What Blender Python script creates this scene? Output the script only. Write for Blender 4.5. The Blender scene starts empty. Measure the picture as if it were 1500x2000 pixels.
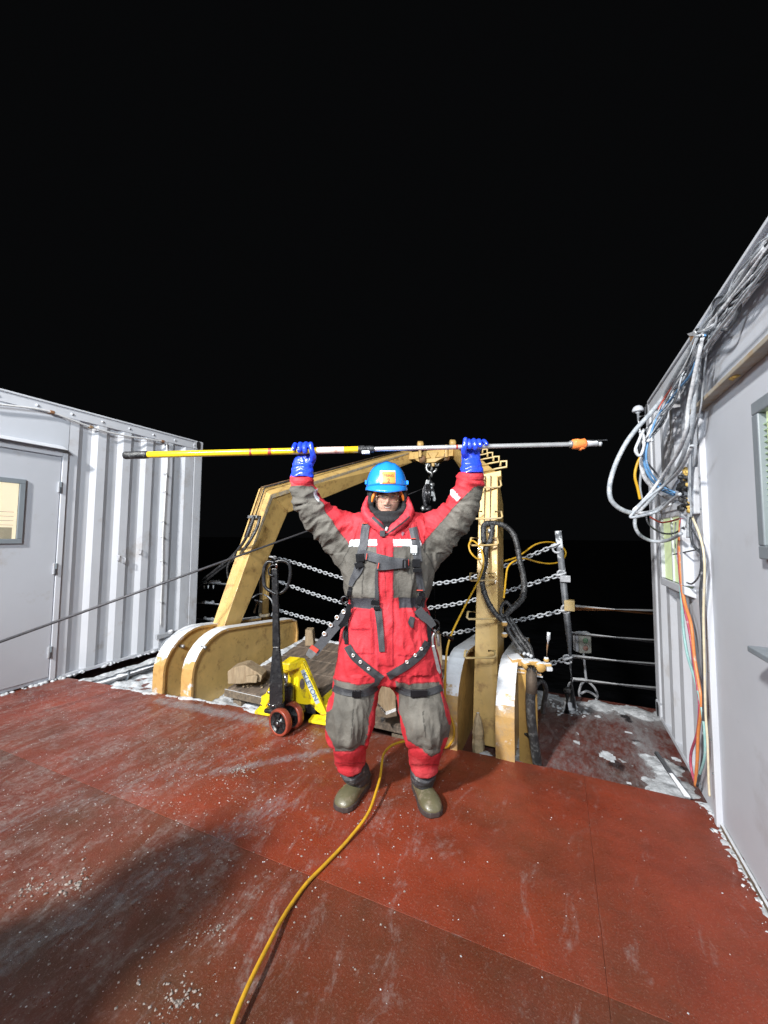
import bpy, bmesh, math, random
import numpy as np
from mathutils import Vector, Matrix, noise
from mathutils.bvhtree import BVHTree

random.seed(7); rng = np.random.default_rng(7)
scene = bpy.context.scene
COL = scene.collection

# ------------------------------------------------------------------ camera
FPX, YAW, PITCH, ROLL, CAMH = 750.0, math.radians(24.4), math.atan(48/750), math.radians(0.4), 1.45
_f = Vector((-math.sin(YAW)*math.cos(PITCH), math.cos(YAW)*math.cos(PITCH), math.sin(PITCH)))
_r = Vector((math.cos(YAW), math.sin(YAW), 0)); _u = _r.cross(_f)
RR = _r*math.cos(ROLL) + _u*math.sin(ROLL); UU = _u*math.cos(ROLL) - _r*math.sin(ROLL)
FH = Vector((-math.sin(YAW), math.cos(YAW), 0))       # level direction the camera looks in
LAT = Vector((math.cos(YAW), math.sin(YAW), 0))
CAM = Vector((0, 0, CAMH))
cam = bpy.data.objects.new('camera', bpy.data.cameras.new('camera')); COL.objects.link(cam)
cam.data.sensor_fit = 'VERTICAL'; cam.data.sensor_height = 36; cam.data.lens = 36*FPX/2000
cam.data.clip_start = 0.02; cam.data.clip_end = 3000
cam.matrix_world = Matrix(((RR.x, UU.x, -_f.x, 0), (RR.y, UU.y, -_f.y, 0), (RR.z, UU.z, -_f.z, CAMH), (0, 0, 0, 1)))
scene.camera = cam

# ------------------------------------------------------------------ night sky, deck floodlights, exposure
w = bpy.data.worlds.new("World"); scene.world = w; w.use_nodes = True
bg = w.node_tree.nodes['Background']; bg.inputs[0].default_value = (0.85, 0.9, 1.0, 1); bg.inputs[1].default_value = 0.0026
scene.view_settings.view_transform = 'Standard'; scene.view_settings.look = 'None'
scene.view_settings.exposure = 0; scene.view_settings.gamma = 1
def flood(name, loc, aim, watts, angle, blend, radius, color):
    l = bpy.data.lights.new(name, 'SPOT'); l.energy = watts; l.spot_size = math.radians(angle); l.spot_blend = blend
    l.shadow_soft_size = radius; l.color = color
    o = bpy.data.objects.new(name, l); COL.objects.link(o); o.location = loc
    o.rotation_euler = (Vector(aim) - Vector(loc)).to_track_quat('-Z', 'Y').to_euler()
    return o
KEY_LOC, KEY_AIM = (-2.5, -4.8, 5.5), (-1.5, 4.2, 3.0)
FIL_LOC, FIL_AIM = (.35, -3.4, 4.3), (-3.2, 4.0, 2.45)
WAL_LOC, WAL_AIM = (-3.4, -2.6, 3.6), (.9, 2.4, 1.9)
flood('floodlight_lamp', KEY_LOC, KEY_AIM, 4700, 76, 0.5, 0.24, (1.0, 0.97, 0.92))
flood('floodlight_lamp', FIL_LOC, FIL_AIM, 2250, 70, 0.85, 0.7, (0.90, 0.96, 1.0))
flood('floodlight_lamp', WAL_LOC, WAL_AIM, 950, 60, 0.9, 0.5, (0.88, 0.95, 1.0))  # extra lamp added to brighten the starboard container wall

# ------------------------------------------------------------------ pixel -> place helpers (the photo is 1500 x 2000)
def ray(px, py): return _f + RR*((px-750)/FPX) - UU*((py-1000)/FPX)
def on(px, py, ax, v):
    d = ray(px, py); return CAM + d*((v-CAM[ax])/d[ax])
def XP(px, py, x): return on(px, py, 0, x)
def YP(px, py, y): return on(px, py, 1, y)
def ZP(px, py, z=0.0): return on(px, py, 2, z)
def DP(px, py, d):
    r = ray(px, py); return CAM + r*(d/r.dot(FH))
def PJ(p):
    d = Vector(p)-CAM; z = d.dot(_f); return (750+FPX*d.dot(RR)/z, 1000-FPX*d.dot(UU)/z)

# ------------------------------------------------------------------ mesh builder
def perp(t):
    a = Vector((0, 0, 1)) if abs(t.z) < .9 else Vector((1, 0, 0))
    s = t.cross(a).normalized(); return s, s.cross(t).normalized()
def crom(pts, n=8, closed=False):
    P = [np.array(p, float) for p in pts]
    if len(P) < 3: return [P[0]+(P[-1]-P[0])*t for t in np.linspace(0, 1, n+1)]
    out = []; m = len(P); segs = m if closed else m-1
    for i in range(segs):
        if closed: a, b, c, d = P[(i-1) % m], P[i], P[(i+1) % m], P[(i+2) % m]
        else: a, b, c, d = P[max(i-1, 0)], P[i], P[i+1], P[min(i+2, m-1)]
        for k in range(n):
            t = k/n
            out.append(.5*((2*b)+(-a+c)*t+(2*a-5*b+4*c-d)*t*t+(-a+3*b-3*c+d)*t**3))
    if not closed: out.append(P[-1])
    return out
class G:
    def __init__(s): s.v = []; s.f = []; s.sm = []
    def add(s, vs, fs, smooth=False):
        n = len(s.v); s.v += [tuple(v) for v in vs]; s.f += [tuple(i+n for i in f) for f in fs]; s.sm += [smooth]*len(fs); return s
    def hexa(s, c):   # c: 4 bottom corners (loop) + 4 top corners
        return s.add(c, [(3, 2, 1, 0), (4, 5, 6, 7), (0, 1, 5, 4), (1, 2, 6, 5), (2, 3, 7, 6), (3, 0, 4, 7)])
    def box(s, x0, x1, y0, y1, z0, z1):
        return s.hexa([(x0, y0, z0), (x1, y0, z0), (x1, y1, z0), (x0, y1, z0), (x0, y0, z1), (x1, y0, z1), (x1, y1, z1), (x0, y1, z1)])
    def obox(s, c, ax, sx, ay, sy, az, sz):   # oriented box: centre, axes, half sizes
        c = Vector(c); X = Vector(ax).normalized()*sx; Y = Vector(ay).normalized()*sy; Z = Vector(az).normalized()*sz
        return s.hexa([c-X-Y-Z, c+X-Y-Z, c+X+Y-Z, c-X+Y-Z, c-X-Y+Z, c+X-Y+Z, c+X+Y+Z, c-X+Y+Z])
    def tube(s, pts, r, n=10, closed=False, smooth=True, radii=None):
        P = [Vector(p) for p in pts]; m = len(P); vs = []; fs = []
        prev = None
        for i, p in enumerate(P):
            if closed: t = P[(i+1) % m]-P[i-1]
            else: t = P[min(i+1, m-1)]-P[max(i-1, 0)]
            t = t.normalized() if t.length > 1e-9 else Vector((0, 0, 1))
            if prev is None: a, b = perp(t)
            else:
                a = (prev - t*prev.dot(t)); a = a.normalized() if a.length > 1e-6 else perp(t)[0]; b = t.cross(a)
            prev = a; rr = radii[i] if radii is not None else r
            for k in range(n):
                an = 2*math.pi*k/n; vs.append(p + a*(math.cos(an)*rr) + b*(math.sin(an)*rr))
        for i in range(m if closed else m-1):
            for k in range(n):
                j = (i+1) % m; fs.append((i*n+k, i*n+(k+1) % n, j*n+(k+1) % n, j*n+k))
        if not closed: fs += [tuple(range(n-1, -1, -1)), tuple((m-1)*n+k for k in range(n))]
        return s.add(vs, fs, smooth)
    def lathe(s, c, axis, prof, n=24, smooth=True, caps=True):   # prof: (radius, height)
        axis = Vector(axis).normalized(); a, b = perp(axis); c = Vector(c); vs = []; fs = []
        for r, h in prof:
            for k in range(n):
                an = 2*math.pi*k/n; vs.append(c+axis*h+a*(math.cos(an)*r)+b*(math.sin(an)*r))
        for i in range(len(prof)-1):
            for k in range(n): fs.append((i*n+k, i*n+(k+1) % n, (i+1)*n+(k+1) % n, (i+1)*n+k))
        if caps: fs += [tuple(range(n-1, -1, -1)), tuple((len(prof)-1)*n+k for k in range(n))]
        return s.add(vs, fs, smooth)
    def prism(s, poly, d):   # poly: 3D points, d: extrusion vector
        n = len(poly); d = Vector(d); P = [Vector(p) for p in poly]
        return s.add(P+[p+d for p in P], [tuple(range(n-1, -1, -1)), tuple(range(n, 2*n))]+[(i, (i+1) % n, (i+1) % n+n, i+n) for i in range(n)])
    def blob(s, c, r, squash=.6, seed=0, rough=.35, sub=1):
        bm = bmesh.new(); bmesh.ops.create_icosphere(bm, subdivisions=sub, radius=1); c = Vector(c)
        vs = []
        for v in bm.verts:
            k = 1+rough*noise.noise(v.co*1.7+Vector((seed*3.1, seed*1.7, 0)))*1.6
            vs.append(c+Vector((v.co.x*r*k, v.co.y*r*k, v.co.z*r*k*squash)))
        s.add(vs, [[v.index for v in f.verts] for f in bm.faces], True); bm.free(); return s
    def obj(s, name, mat, parent=None, label=None, cat=None, group=None, kind=None, bevel=0):
        me = bpy.data.meshes.new(name); me.from_pydata([tuple(v) for v in s.v], [], s.f)
        me.polygons.foreach_set('use_smooth', s.sm); me.validate(); me.update()
        bm = bmesh.new(); bm.from_mesh(me); bmesh.ops.recalc_face_normals(bm, faces=bm.faces); bm.to_mesh(me); bm.free()
        return link(me, name, mat, parent, label, cat, group, kind, bevel)
def link(me, name, mat, parent=None, label=None, cat=None, group=None, kind=None, bevel=0):
    o = bpy.data.objects.new(name, me); COL.objects.link(o)
    for m in (mat if isinstance(mat, list) else [mat]):
        if m: me.materials.append(m)
    if parent:
        o.parent = parent; o.matrix_parent_inverse = Matrix.Translation(-ORIGIN.get(parent.name, Vector()))
    if bevel:
        b = o.modifiers.new('bevel', 'BEVEL'); b.width = bevel; b.segments = 2; b.limit_method = 'ANGLE'; b.angle_limit = math.radians(40)
    for k, v in (('label', label), ('category', cat), ('group', group), ('kind', kind)):
        if v: o[k] = v
    return o
ORIGIN = {}
def thing(name, loc, label, cat, group=None):
    o = bpy.data.objects.new(name, None); COL.objects.link(o); o.location = loc; o.empty_display_size = .1
    ORIGIN[o.name] = Vector(loc); o['label'] = label; o['category'] = cat
    if group: o['group'] = group
    return o
def copies(src, offs, parent):
    for d in offs:
        c = src.copy(); COL.objects.link(c); c.parent = parent; c.matrix_parent_inverse = src.matrix_parent_inverse.copy()
        c.location = Vector(src.location)+Vector(d)
def textmesh(s, size=1.0, extrude=0.0, bold=0.0):
    cu = bpy.data.curves.new('text', 'FONT'); cu.body = s; cu.size = size; cu.extrude = extrude; cu.align_x = 'CENTER'; cu.align_y = 'CENTER'; cu.offset = bold
    o = bpy.data.objects.new('text', cu); COL.objects.link(o)
    me = bpy.data.meshes.new_from_object(o.evaluated_get(bpy.context.evaluated_depsgraph_get()))
    bpy.data.objects.remove(o); bpy.data.curves.remove(cu); return me
def text_on(name, s, mat, parent, fn, size=1.0, bold=0.0):
    me = textmesh(s, size, 0, bold)
    for v in me.vertices: v.co = fn(v.co.x, v.co.y)
    return link(me, name, mat, parent)

# ------------------------------------------------------------------ materials
def M(name, col, rough=.5, metal=0, var=.25, scale=6, bump=.0, bscale=30, dirt=None, dirt_amt=.5, dirt_scale=3, snow=0, snow_scale=9, snow_n=.6,
      spec=.5, emit=None, estr=0, stretch=(1, 1, 1), vcol=False, coat=0):
    m = bpy.data.materials.new(name); m.use_nodes = True; nt = m.node_tree; N = nt.nodes; L = nt.links
    b = N['Principled BSDF']; b.inputs['Roughness'].default_value = rough; b.inputs['Metallic'].default_value = metal
    b.inputs['Specular IOR Level'].default_value = spec; b.inputs['Coat Weight'].default_value = coat
    if emit:
        b.inputs['Emission Color'].default_value = (*emit, 1); b.inputs['Emission Strength'].default_value = estr
    geo = N.new('ShaderNodeNewGeometry')
    mp = N.new('ShaderNodeMapping'); mp.inputs['Scale'].default_value = stretch; L.new(geo.outputs['Position'], mp.inputs['Vector'])
    pos = mp.outputs['Vector']
    def nz(sc, det=4, ro=.6):
        n = N.new('ShaderNodeTexNoise'); n.inputs['Scale'].default_value = sc; n.inputs['Detail'].default_value = det; n.inputs['Roughness'].default_value = ro
        L.new(pos, n.inputs['Vector']); return n.outputs['Fac']
    def ramp(fac, a, b_, ca, cb):
        r = N.new('ShaderNodeValToRGB'); L.new(fac, r.inputs['Fac']); r.color_ramp.elements[0].position = a; r.color_ramp.elements[1].position = b_
        r.color_ramp.elements[0].color = (*ca, 1); r.color_ramp.elements[1].color = (*cb, 1); return r.outputs['Color']
    def mix(fac, A, B, mode='MIX'):
        x = N.new('ShaderNodeMix'); x.data_type = 'RGBA'; x.blend_type = mode
        if isinstance(fac, (int, float)): x.inputs['Factor'].default_value = fac
        else: L.new(fac, x.inputs['Factor'])
        for i, s_ in (('A', A), ('B', B)):
            sock = [q for q in x.inputs if q.name == i and q.type == 'RGBA'][0]
            if isinstance(s_, tuple): sock.default_value = (*s_, 1)
            else: L.new(s_, sock)
        return [q for q in x.outputs if q.type == 'RGBA'][0]
    lo = tuple(max(0, c*(1-var)) for c in col); hi = tuple(min(1, c*(1+var*.8)) for c in col)
    if vcol:
        a = N.new('ShaderNodeAttribute'); a.attribute_name = 'Col'
        k = ramp(nz(scale), .3, .7, (1-var,)*3, (1+var*.4,)*3)
        c = mix(1.0, a.outputs['Color'], k, 'MULTIPLY')
    else: c = ramp(nz(scale), .3, .7, lo, hi)
    rsock = None
    if dirt:
        d = ramp(nz(dirt_scale, 8, .7), .62-.3*dirt_amt, .78-.2*dirt_amt, (0,)*3, (1,)*3)
        c = mix(d, c, dirt)
    if snow:
        sep = N.new('ShaderNodeSeparateXYZ'); L.new(geo.outputs['Normal'], sep.inputs[0])
        mr = N.new('ShaderNodeMapRange'); mr.inputs[1].default_value = .2; mr.inputs[2].default_value = .8; mr.inputs[3].default_value = -.05-snow_n*.35; mr.inputs[4].default_value = -.05+snow_n*.65
        L.new(sep.outputs['Z'], mr.inputs[0])
        ad = N.new('ShaderNodeMath'); ad.operation = 'ADD'; L.new(nz(snow_scale, 6, .65), ad.inputs[0]); L.new(mr.outputs[0], ad.inputs[1])
        sf = ramp(ad.outputs[0], .72-.35*snow, .80-.35*snow, (0,)*3, (1,)*3)
        c = mix(sf, c, (.72, .75, .80))
    L.new(c, b.inputs['Base Color'])
    if bump:
        bp = N.new('ShaderNodeBump'); bp.inputs['Strength'].default_value = bump; bp.inputs['Distance'].default_value = .01
        L.new(nz(bscale, 5), bp.inputs['Height']); L.new(bp.outputs[0], b.inputs['Normal'])
    rr = ramp(nz(scale*2.3), .3, .7, (max(0, rough-.1),)*3, (min(1, rough+.1),)*3); L.new(rr, b.inputs['Roughness'])
    return m

m_white = M('painted container steel', (.545, .57, .625), .55, var=.06, scale=2.2, bump=.08, bscale=9, dirt=(.36, .33, .31), dirt_amt=.17, dirt_scale=2)
m_whited = M('grey painted steel trim', (.40, .42, .46), .5, var=.08, scale=5, bump=.1, dirt=(.33, .28, .24), dirt_amt=.25, dirt_scale=9)
m_door = M('grey painted door', (.46, .485, .54), .5, var=.05, scale=1.6, bump=.04, bscale=6, dirt=(.37, .36, .36), dirt_amt=.12)
m_grey = M('grey window frame', (.20, .23, .26), .4, var=.08)
m_dark = M('black rubber gasket', (.012, .012, .014), .6, var=.2)
m_black = M('black paint', (.014, .014, .016), .32, var=.3, scale=20, bump=.1, bscale=60, dirt=(.09, .09, .09), dirt_amt=.25, dirt_scale=25)
m_yel = M('yellow marine paint', (.63, .42, .15), .42, var=.12, scale=7, bump=.08, bscale=25, dirt=(.27, .14, .055), dirt_amt=.30, dirt_scale=11, coat=.1)
m_yelsnow = M('frosted yellow paint', (.54, .33, .10), .45, var=.12, scale=7, bump=.1, dirt=(.30, .15, .055), dirt_amt=.25, dirt_scale=12, snow=.50)
m_yelice = M('iced yellow flange', (.56, .34, .12), .45, var=.12, scale=7, bump=.3, dirt=(.40, .22, .07), dirt_amt=.4, dirt_scale=16, snow=.92, snow_scale=6, snow_n=.40)
m_jack = M('bright yellow enamel', (.90, .68, .015), .32, var=.08, bump=.06, coat=.3, dirt=(.22, .16, .04), dirt_amt=.30, dirt_scale=16)
m_steel = M('galvanised steel', (.36, .37, .38), .38, .75, var=.25, scale=40, bump=.15, snow=.32, snow_scale=40)
m_frost = M('frosted steel', (.36, .37, .40), .6, 0, var=.25, scale=30, bump=.3, snow=.75, snow_scale=30)
m_chain = M('iced chain steel', (.33, .35, .38), .5, 0, var=.3, scale=50, bump=.3, snow=.6, snow_scale=60)
m_chrome = M('chromed steel', (.7, .7, .7), .15, 1, var=.05)
m_wood = M('weathered timber', (.20, .155, .11), .8, var=.4, scale=5, bump=.5, bscale=40, stretch=(9, 1, 6), dirt=(.10, .08, .065), dirt_amt=.5, dirt_scale=6, snow=.1)
m_woodl = M('cut pale timber', (.33, .25, .16), .8, var=.3, scale=8, bump=.4, bscale=50, stretch=(6, 6, 1), dirt=(.2, .13, .07), dirt_amt=.4)
m_plank = M('worn plank', (.17, .13, .10), .75, var=.5, scale=4, bump=.6, bscale=30, stretch=(7, 1.1, 6), dirt=(.055, .047, .04), dirt_amt=.5, dirt_scale=2.5)
m_rope = M('wire rope', (.075, .075, .085), .5, .4, var=.3, scale=60)
m_cord = M('yellow cord jacket', (.60, .34, .02), .45, var=.2, scale=25, bump=.1, dirt=(.34, .21, .04), dirt_amt=.3, dirt_scale=20)
m_rubber = M('black hose rubber', (.022, .022, .024), .4, var=.4, scale=35, bump=.5, bscale=90, dirt=(.15, .155, .16), dirt_amt=.38, dirt_scale=28)
m_blockm = M('greasy black steel', (.035, .035, .04), .3, .6, var=.5, scale=40, bump=.2, dirt=(.18, .18, .19), dirt_amt=.3, dirt_scale=30)
m_snow = M('packed snow', (.56, .59, .63), .7, var=.4, scale=20, bump=.6, bscale=60)
m_panel = M('smooth wall panel', (.50, .53, .59), .55, var=.05, scale=1.4, bump=.06, bscale=5, dirt=(.40, .41, .44), dirt_amt=.14, dirt_scale=1.5)
m_slush = M('dirty ice', (.31, .27, .25), .6, var=.4, scale=25, bump=.6, bscale=70)
m_rust = M('rusty steel', (.23, .11, .05), .7, var=.4, scale=20, bump=.3, dirt=(.35, .30, .20), dirt_amt=.5)
def cable_mat(name, c, r=.45): return M(name, c, r, var=.15, scale=30, bump=.15, dirt=(.5, .52, .55), dirt_amt=.2, dirt_scale=25)
# ------------------------------------------------------------------ deck material
def deck_mat(name, red, brown, brownness, frost):
    m = bpy.data.materials.new(name); m.use_nodes = True; nt = m.node_tree; N = nt.nodes; L = nt.links; b = N['Principled BSDF']
    geo = N.new('ShaderNodeNewGeometry')
    def mapped(scale, rot=0):
        mp = N.new('ShaderNodeMapping'); mp.inputs['Scale'].default_value = scale; mp.inputs['Rotation'].default_value = (0, 0, rot)
        L.new(geo.outputs['Position'], mp.inputs['Vector']); return mp.outputs[0]
    def nz(vec, sc, det=5, ro=.6, dist=0):
        n = N.new('ShaderNodeTexNoise'); n.inputs['Scale'].default_value = sc; n.inputs['Detail'].default_value = det
        n.inputs['Roughness'].default_value = ro; n.inputs['Distortion'].default_value = dist; L.new(vec, n.inputs['Vector']); return n.outputs['Fac']
    def ramp(fac, stops):
        r = N.new('ShaderNodeValToRGB'); L.new(fac, r.inputs['Fac']); e = r.color_ramp.elements
        while len(e) < len(stops): e.new(.5)
        for q, (p, c) in zip(e, stops): q.position = p; q.color = (*c, 1) if len(c) == 3 else c
        return r.outputs['Color']
    def mix(fac, A, B):
        x = N.new('ShaderNodeMix'); x.data_type = 'RGBA'
        if isinstance(fac, (int, float)): x.inputs['Factor'].default_value = fac
        else: L.new(fac, x.inputs['Factor'])
        for i, s_ in (('A', A), ('B', B)):
            sock = [q for q in x.inputs if q.name == i and q.type == 'RGBA'][0]
            if isinstance(s_, tuple): sock.default_value = (*s_, 1)
            else: L.new(s_, sock)
        return [q for q in x.outputs if q.type == 'RGBA'][0]
    def mth(op, a, c):
        x = N.new('ShaderNodeMath'); x.operation = op
        for i, s_ in enumerate((a, c)):
            if isinstance(s_, (int, float)): x.inputs[i].default_value = s_
            else: L.new(s_, x.inputs[i])
        return x.outputs[0]
    iso = mapped((1, 1, 1)); strk = mapped((1.9, .75, 1), math.radians(14))
    K = lambda v: (v, v, v)
    base = ramp(nz(iso, 2.2, 6, .65), [(.3, tuple(c*.60 for c in red)), (.5, red), (.72, tuple(min(1, c*1.3) for c in red))])
    br = ramp(nz(iso, .9, 6, .7), [(.62-.35*brownness, K(0)), (.85-.35*brownness, K(1))])
    c = mix(mth('MULTIPLY', br, .8), base, brown)
    # trodden frost in streaks along the ship, thicker to port
    sx = N.new('ShaderNodeSeparateXYZ'); L.new(geo.outputs['Position'], sx.inputs[0])
    port = N.new('ShaderNodeMapRange'); port.inputs[1].default_value = .3; port.inputs[2].default_value = -2.2; port.inputs[3].default_value = -.03; port.inputs[4].default_value = .075
    L.new(sx.outputs['X'], port.inputs[0])
    fr = mth('ADD', nz(strk, 3.2, 10, .76, 1.3), port.outputs[0])
    fcol = ramp(fr, [(.57-frost*.04, K(0)), (.70-frost*.04, K(.6)), (.80, K(.85))])
    fine = ramp(nz(iso, 38, 4, .7), [(.40, K(.1)), (.60, K(1))])
    c = mix(mth('MULTIPLY', mth('MULTIPLY', fcol, fine), .72), c, (.36, .34, .33))
    # rolled-in grit: thousands of pale and dark specks
    sp = ramp(nz(iso, 120, 3, .85), [(.56, K(0)), (.66, K(1))]); c = mix(mth('MULTIPLY', sp, .22), c, (.45, .36, .30))
    sd = ramp(nz(iso, 95, 3, .8), [(.60, K(0)), (.72, K(1))]); c = mix(mth('MULTIPLY', sd, .55), c, (.035, .02, .015))
    L.new(c, b.inputs['Base Color'])
    L.new(ramp(nz(iso, 5, 6, .7), [(.36, K(.24)), (.66, K(.62))]), b.inputs['Roughness'])
    bp = N.new('ShaderNodeBump'); bp.inputs['Strength'].default_value = .55; bp.inputs['Distance'].default_value = .004
    L.new(mth('ADD', nz(iso, 120, 4, .8), mth('MULTIPLY', nz(iso, 14, 5, .6), 1.5)), bp.inputs['Height']); L.new(bp.outputs[0], b.inputs['Normal'])
    return m
m_deckA = deck_mat('red deck paint', (.225, .037, .016), (.115, .037, .019), .52, .7)
m_deckP = deck_mat('frosted red deck paint', (.235, .048, .034), (.14, .055, .042), .45, 1.0)
m_deckB = deck_mat('worn brown red deck paint', (.165, .033, .016), (.072, .034, .017), .62, .6)
m_deckL = deck_mat('slushy lower deck', (.15, .035, .026), (.08, .045, .035), .6, 1.9)

# ------------------------------------------------------------------ sea, sky
m_sea = bpy.data.materials.new('night sea'); m_sea.use_nodes = True
_b = m_sea.node_tree.nodes['Principled BSDF']; _b.inputs['Base Color'].default_value = (.012, .013, .016, 1); _b.inputs['Roughness'].default_value = .35
_n = m_sea.node_tree.nodes.new('ShaderNodeTexNoise'); _n.inputs['Scale'].default_value = .35; _n.inputs['Detail'].default_value = 8
_tc = m_sea.node_tree.nodes.new('ShaderNodeNewGeometry'); m_sea.node_tree.links.new(_tc.outputs['Position'], _n.inputs['Vector'])
_p = m_sea.node_tree.nodes.new('ShaderNodeBump'); _p.inputs['Distance'].default_value = 1.2; _p.inputs['Strength'].default_value = 1
m_sea.node_tree.links.new(_n.outputs['Fac'], _p.inputs['Height']); m_sea.node_tree.links.new(_p.outputs[0], _b.inputs['Normal'])
g = G(); nx = 70
xs = np.linspace(-1, 1, nx); xs = np.sign(xs)*np.abs(xs)**3*900
vs = [(x, y+20, -3.4+.10*noise.noise((x*.3, y*.3, 0))+.3*noise.noise((x*.05, y*.05, 3))) for y in xs for x in xs]
g.add(vs, [(j*nx+i, j*nx+i+1, (j+1)*nx+i+1, (j+1)*nx+i) for j in range(nx-1) for i in range(nx-1)], True)
g.obj('sea', m_sea, kind='structure')

# ------------------------------------------------------------------ decks
EDGE = [(-5.4, 2.23), (-4.62, 2.31), (-3.37, 2.45), (-2.95, 2.52), (-1.74, 2.61), (-.47, 2.71), (.0, 2.74), (1.3, 2.75)]
def edge_y(x): return float(np.interp(x, [e[0] for e in EDGE], [e[1] for e in EDGE]))
deck = thing('deck', (0, 0, 0), '', ''); del deck['label']; del deck['category']; deck['kind'] = 'structure'
YS = lambda x: 1.455+.03*(x+1.14)
def plate(x0, x1, side, mat):
    e = .0004; xs_ = sorted({x0, x1, *[a for a, _ in EDGE if x0 < a < x1]})
    if side == 'aft': poly = [(x0+e, YS(x0)+e), (x1-e, YS(x1)+e)]+[(min(max(x, x0+e), x1-e), edge_y(x)) for x in reversed(xs_)]
    else: poly = [(x0+e, -3.2), (x1-e, -3.2), (x1-e, YS(x1)-e), (x0+e, YS(x0)-e)]
    G().prism([(x, y, -.010) for x, y in poly], (0, 0, .010)).obj('deck_plate', mat, deck, bevel=.001)
plate(-5.4, .115, 'aft', m_deckA); plate(.115, 1.3, 'aft', m_deckA)
plate(-5.4, .115, 'fore', m_deckB); plate(.115, 1.3, 'fore', m_deckB)
G().prism([(x, y, -.152) for x, y in [(-5.4, -3.2), (1.3, -3.2)]+[(x, y-.004) for x, y in reversed(EDGE)]], (0, 0, .140)).obj('deck_slab', m_deckB, deck)
LZ = -.15
g = G(); g.box(-8, 4.5, 2.0, 4.45, LZ-.25, LZ); g.obj('lower_deck', m_deckL, kind='structure')

def snow_sheet(name, x0, x1, y0, y1, z, fn, mat, label, cat, step=.02, hgt=.03, seed=0, par=None, kind='stuff'):
    nx_ = max(3, int((x1-x0)/step)); ny_ = max(3, int((y1-y0)/step)); vs = []; keep = []
    for j in range(ny_+1):
        for i in range(nx_+1):
            x = x0+(x1-x0)*i/nx_; y = y0+(y1-y0)*j/ny_
            n = noise.fractal(Vector((x*5+seed, y*5, seed)), 1, 2, 5); n2 = noise.noise(Vector((x*40, y*40, seed)))
            h = (fn(x, y)-.5)*1.3+n*.75
            zz = z+max(-.006, min(1, h)*hgt+(.006*n2 if h > 0 else 0)); vs.append((x, y, zz)); keep.append(h > -.25)
    fs = []; W = nx_+1
    for j in range(ny_):
        for i in range(nx_):
            q = (j*W+i, j*W+i+1, (j+1)*W+i+1, (j+1)*W+i)
            if any(keep[k] for k in q): fs.append(q)
    g = G().add(vs, fs, True); o = g.obj(name, mat, par, kind=kind)
    if label: o['label'] = label
    return o
def bell(x, c, w_): return math.exp(-((x-c)/w_)**2)
# snow along the starboard container foot, round the rail post, in the port corner, against the ramp
snow_sheet('snow', .16, .80, 1.15, 4.1, .0, lambda x, y: (.80*bell(x, .735, .045+.05*max(0, y-1.9)) if y < 2.74 else 0)-.12, m_snow, 'thin frost line along the foot of the starboard container', 'snow', hgt=.009, seed=3, step=.012)
snow_sheet('snow', .05, .95, 2.76, 4.4, LZ, lambda x, y: .90*bell(x, .60, .19)*(1 if y < 3.5 else .4)+.70*bell(y, 4.28, .20)-.14, m_snow, 'snow drifted on the lower deck beside the starboard container', 'snow', hgt=.035, seed=11, step=.014)
snow_sheet('snow', -.62, .12, 2.72, 4.4, LZ, lambda x, y: .62*bell(y, 4.25, .25)+.55*bell(y, 2.8, .12)+.6*bell(x, -.3, .14), m_snow, 'snow under the starboard leg housing and the rail', 'snow', hgt=.035, seed=21, step=.014)
snow_sheet('snow', -4.5, -2.2, 2.42, 4.4, LZ, lambda x, y: .62+.25*bell(x, -3.2, .6), m_snow, 'snow lying round the port leg housing', 'snow', hgt=.07, seed=5)
snow_sheet('snow', -3.9, -2.1, 1.95, 2.62, .0, lambda x, y: .80*bell(y, edge_y(x)-.01, .06)*(1 if y < edge_y(x) else 0)-.10, m_snow, 'frost on the red deck edge before the port leg housing', 'snow', hgt=.018, seed=8, step=.014)

# loose ice crumbs and grit trodden over the deck
def crumbs(n, fx, fy, smin, smax, mat, label, seed, squash=.6):
    r = np.random.default_rng(seed); g = G(); base = [(1, 0, 0), (-1, 0, 0), (0, 1, 0), (0, -1, 0), (0, 0, 1), (0, 0, -.3)]
    fs = [(0, 2, 4), (2, 1, 4), (1, 3, 4), (3, 0, 4), (2, 0, 5), (1, 2, 5), (3, 1, 5), (0, 3, 5)]
    k = 0
    while k < n:
        x = fx(r); y = fy(r)
        if not (-4.5 < x < .70 and y < edge_y(x)-.02): continue
        if x > -.9 and r.random() < .45: continue
        if noise.noise(Vector((x*1.3, y*.6, seed)))+r.random()*.9 < .35: continue
        s = smin+(smax-smin)*r.random()**4; a = r.random()*6.28; ca, sa = math.cos(a), math.sin(a); w_ = .5+.8*r.random()
        g.add([(x+s*(bx*w_*ca-by*sa), y+s*(bx*w_*sa+by*ca), s*squash*bz+.0005) for bx, by, bz in base], fs); k += 1
    return g.obj('ice_crumbs', mat, label=label, kind='stuff')
crumbs(3600, lambda r: .7-5.1*r.random()**.75, lambda r: .5+2.2*r.random(), .0007, .0042, m_snow, 'small pale ice crumbs scattered over the red deck', 1)
crumbs(2600, lambda r: r.uniform(-2.6, -.6)+.0, lambda r: .6+1.6*r.random(), .0009, .0060, m_slush, 'brownish ice grit in the trodden streak to port', 2)
crumbs(1500, lambda r: r.uniform(-4.2, -1.6), lambda r: 1.2+1.3*r.random(), .0009, .0060, m_slush, 'dirty ice bits towards the port corner', 4)
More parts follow.
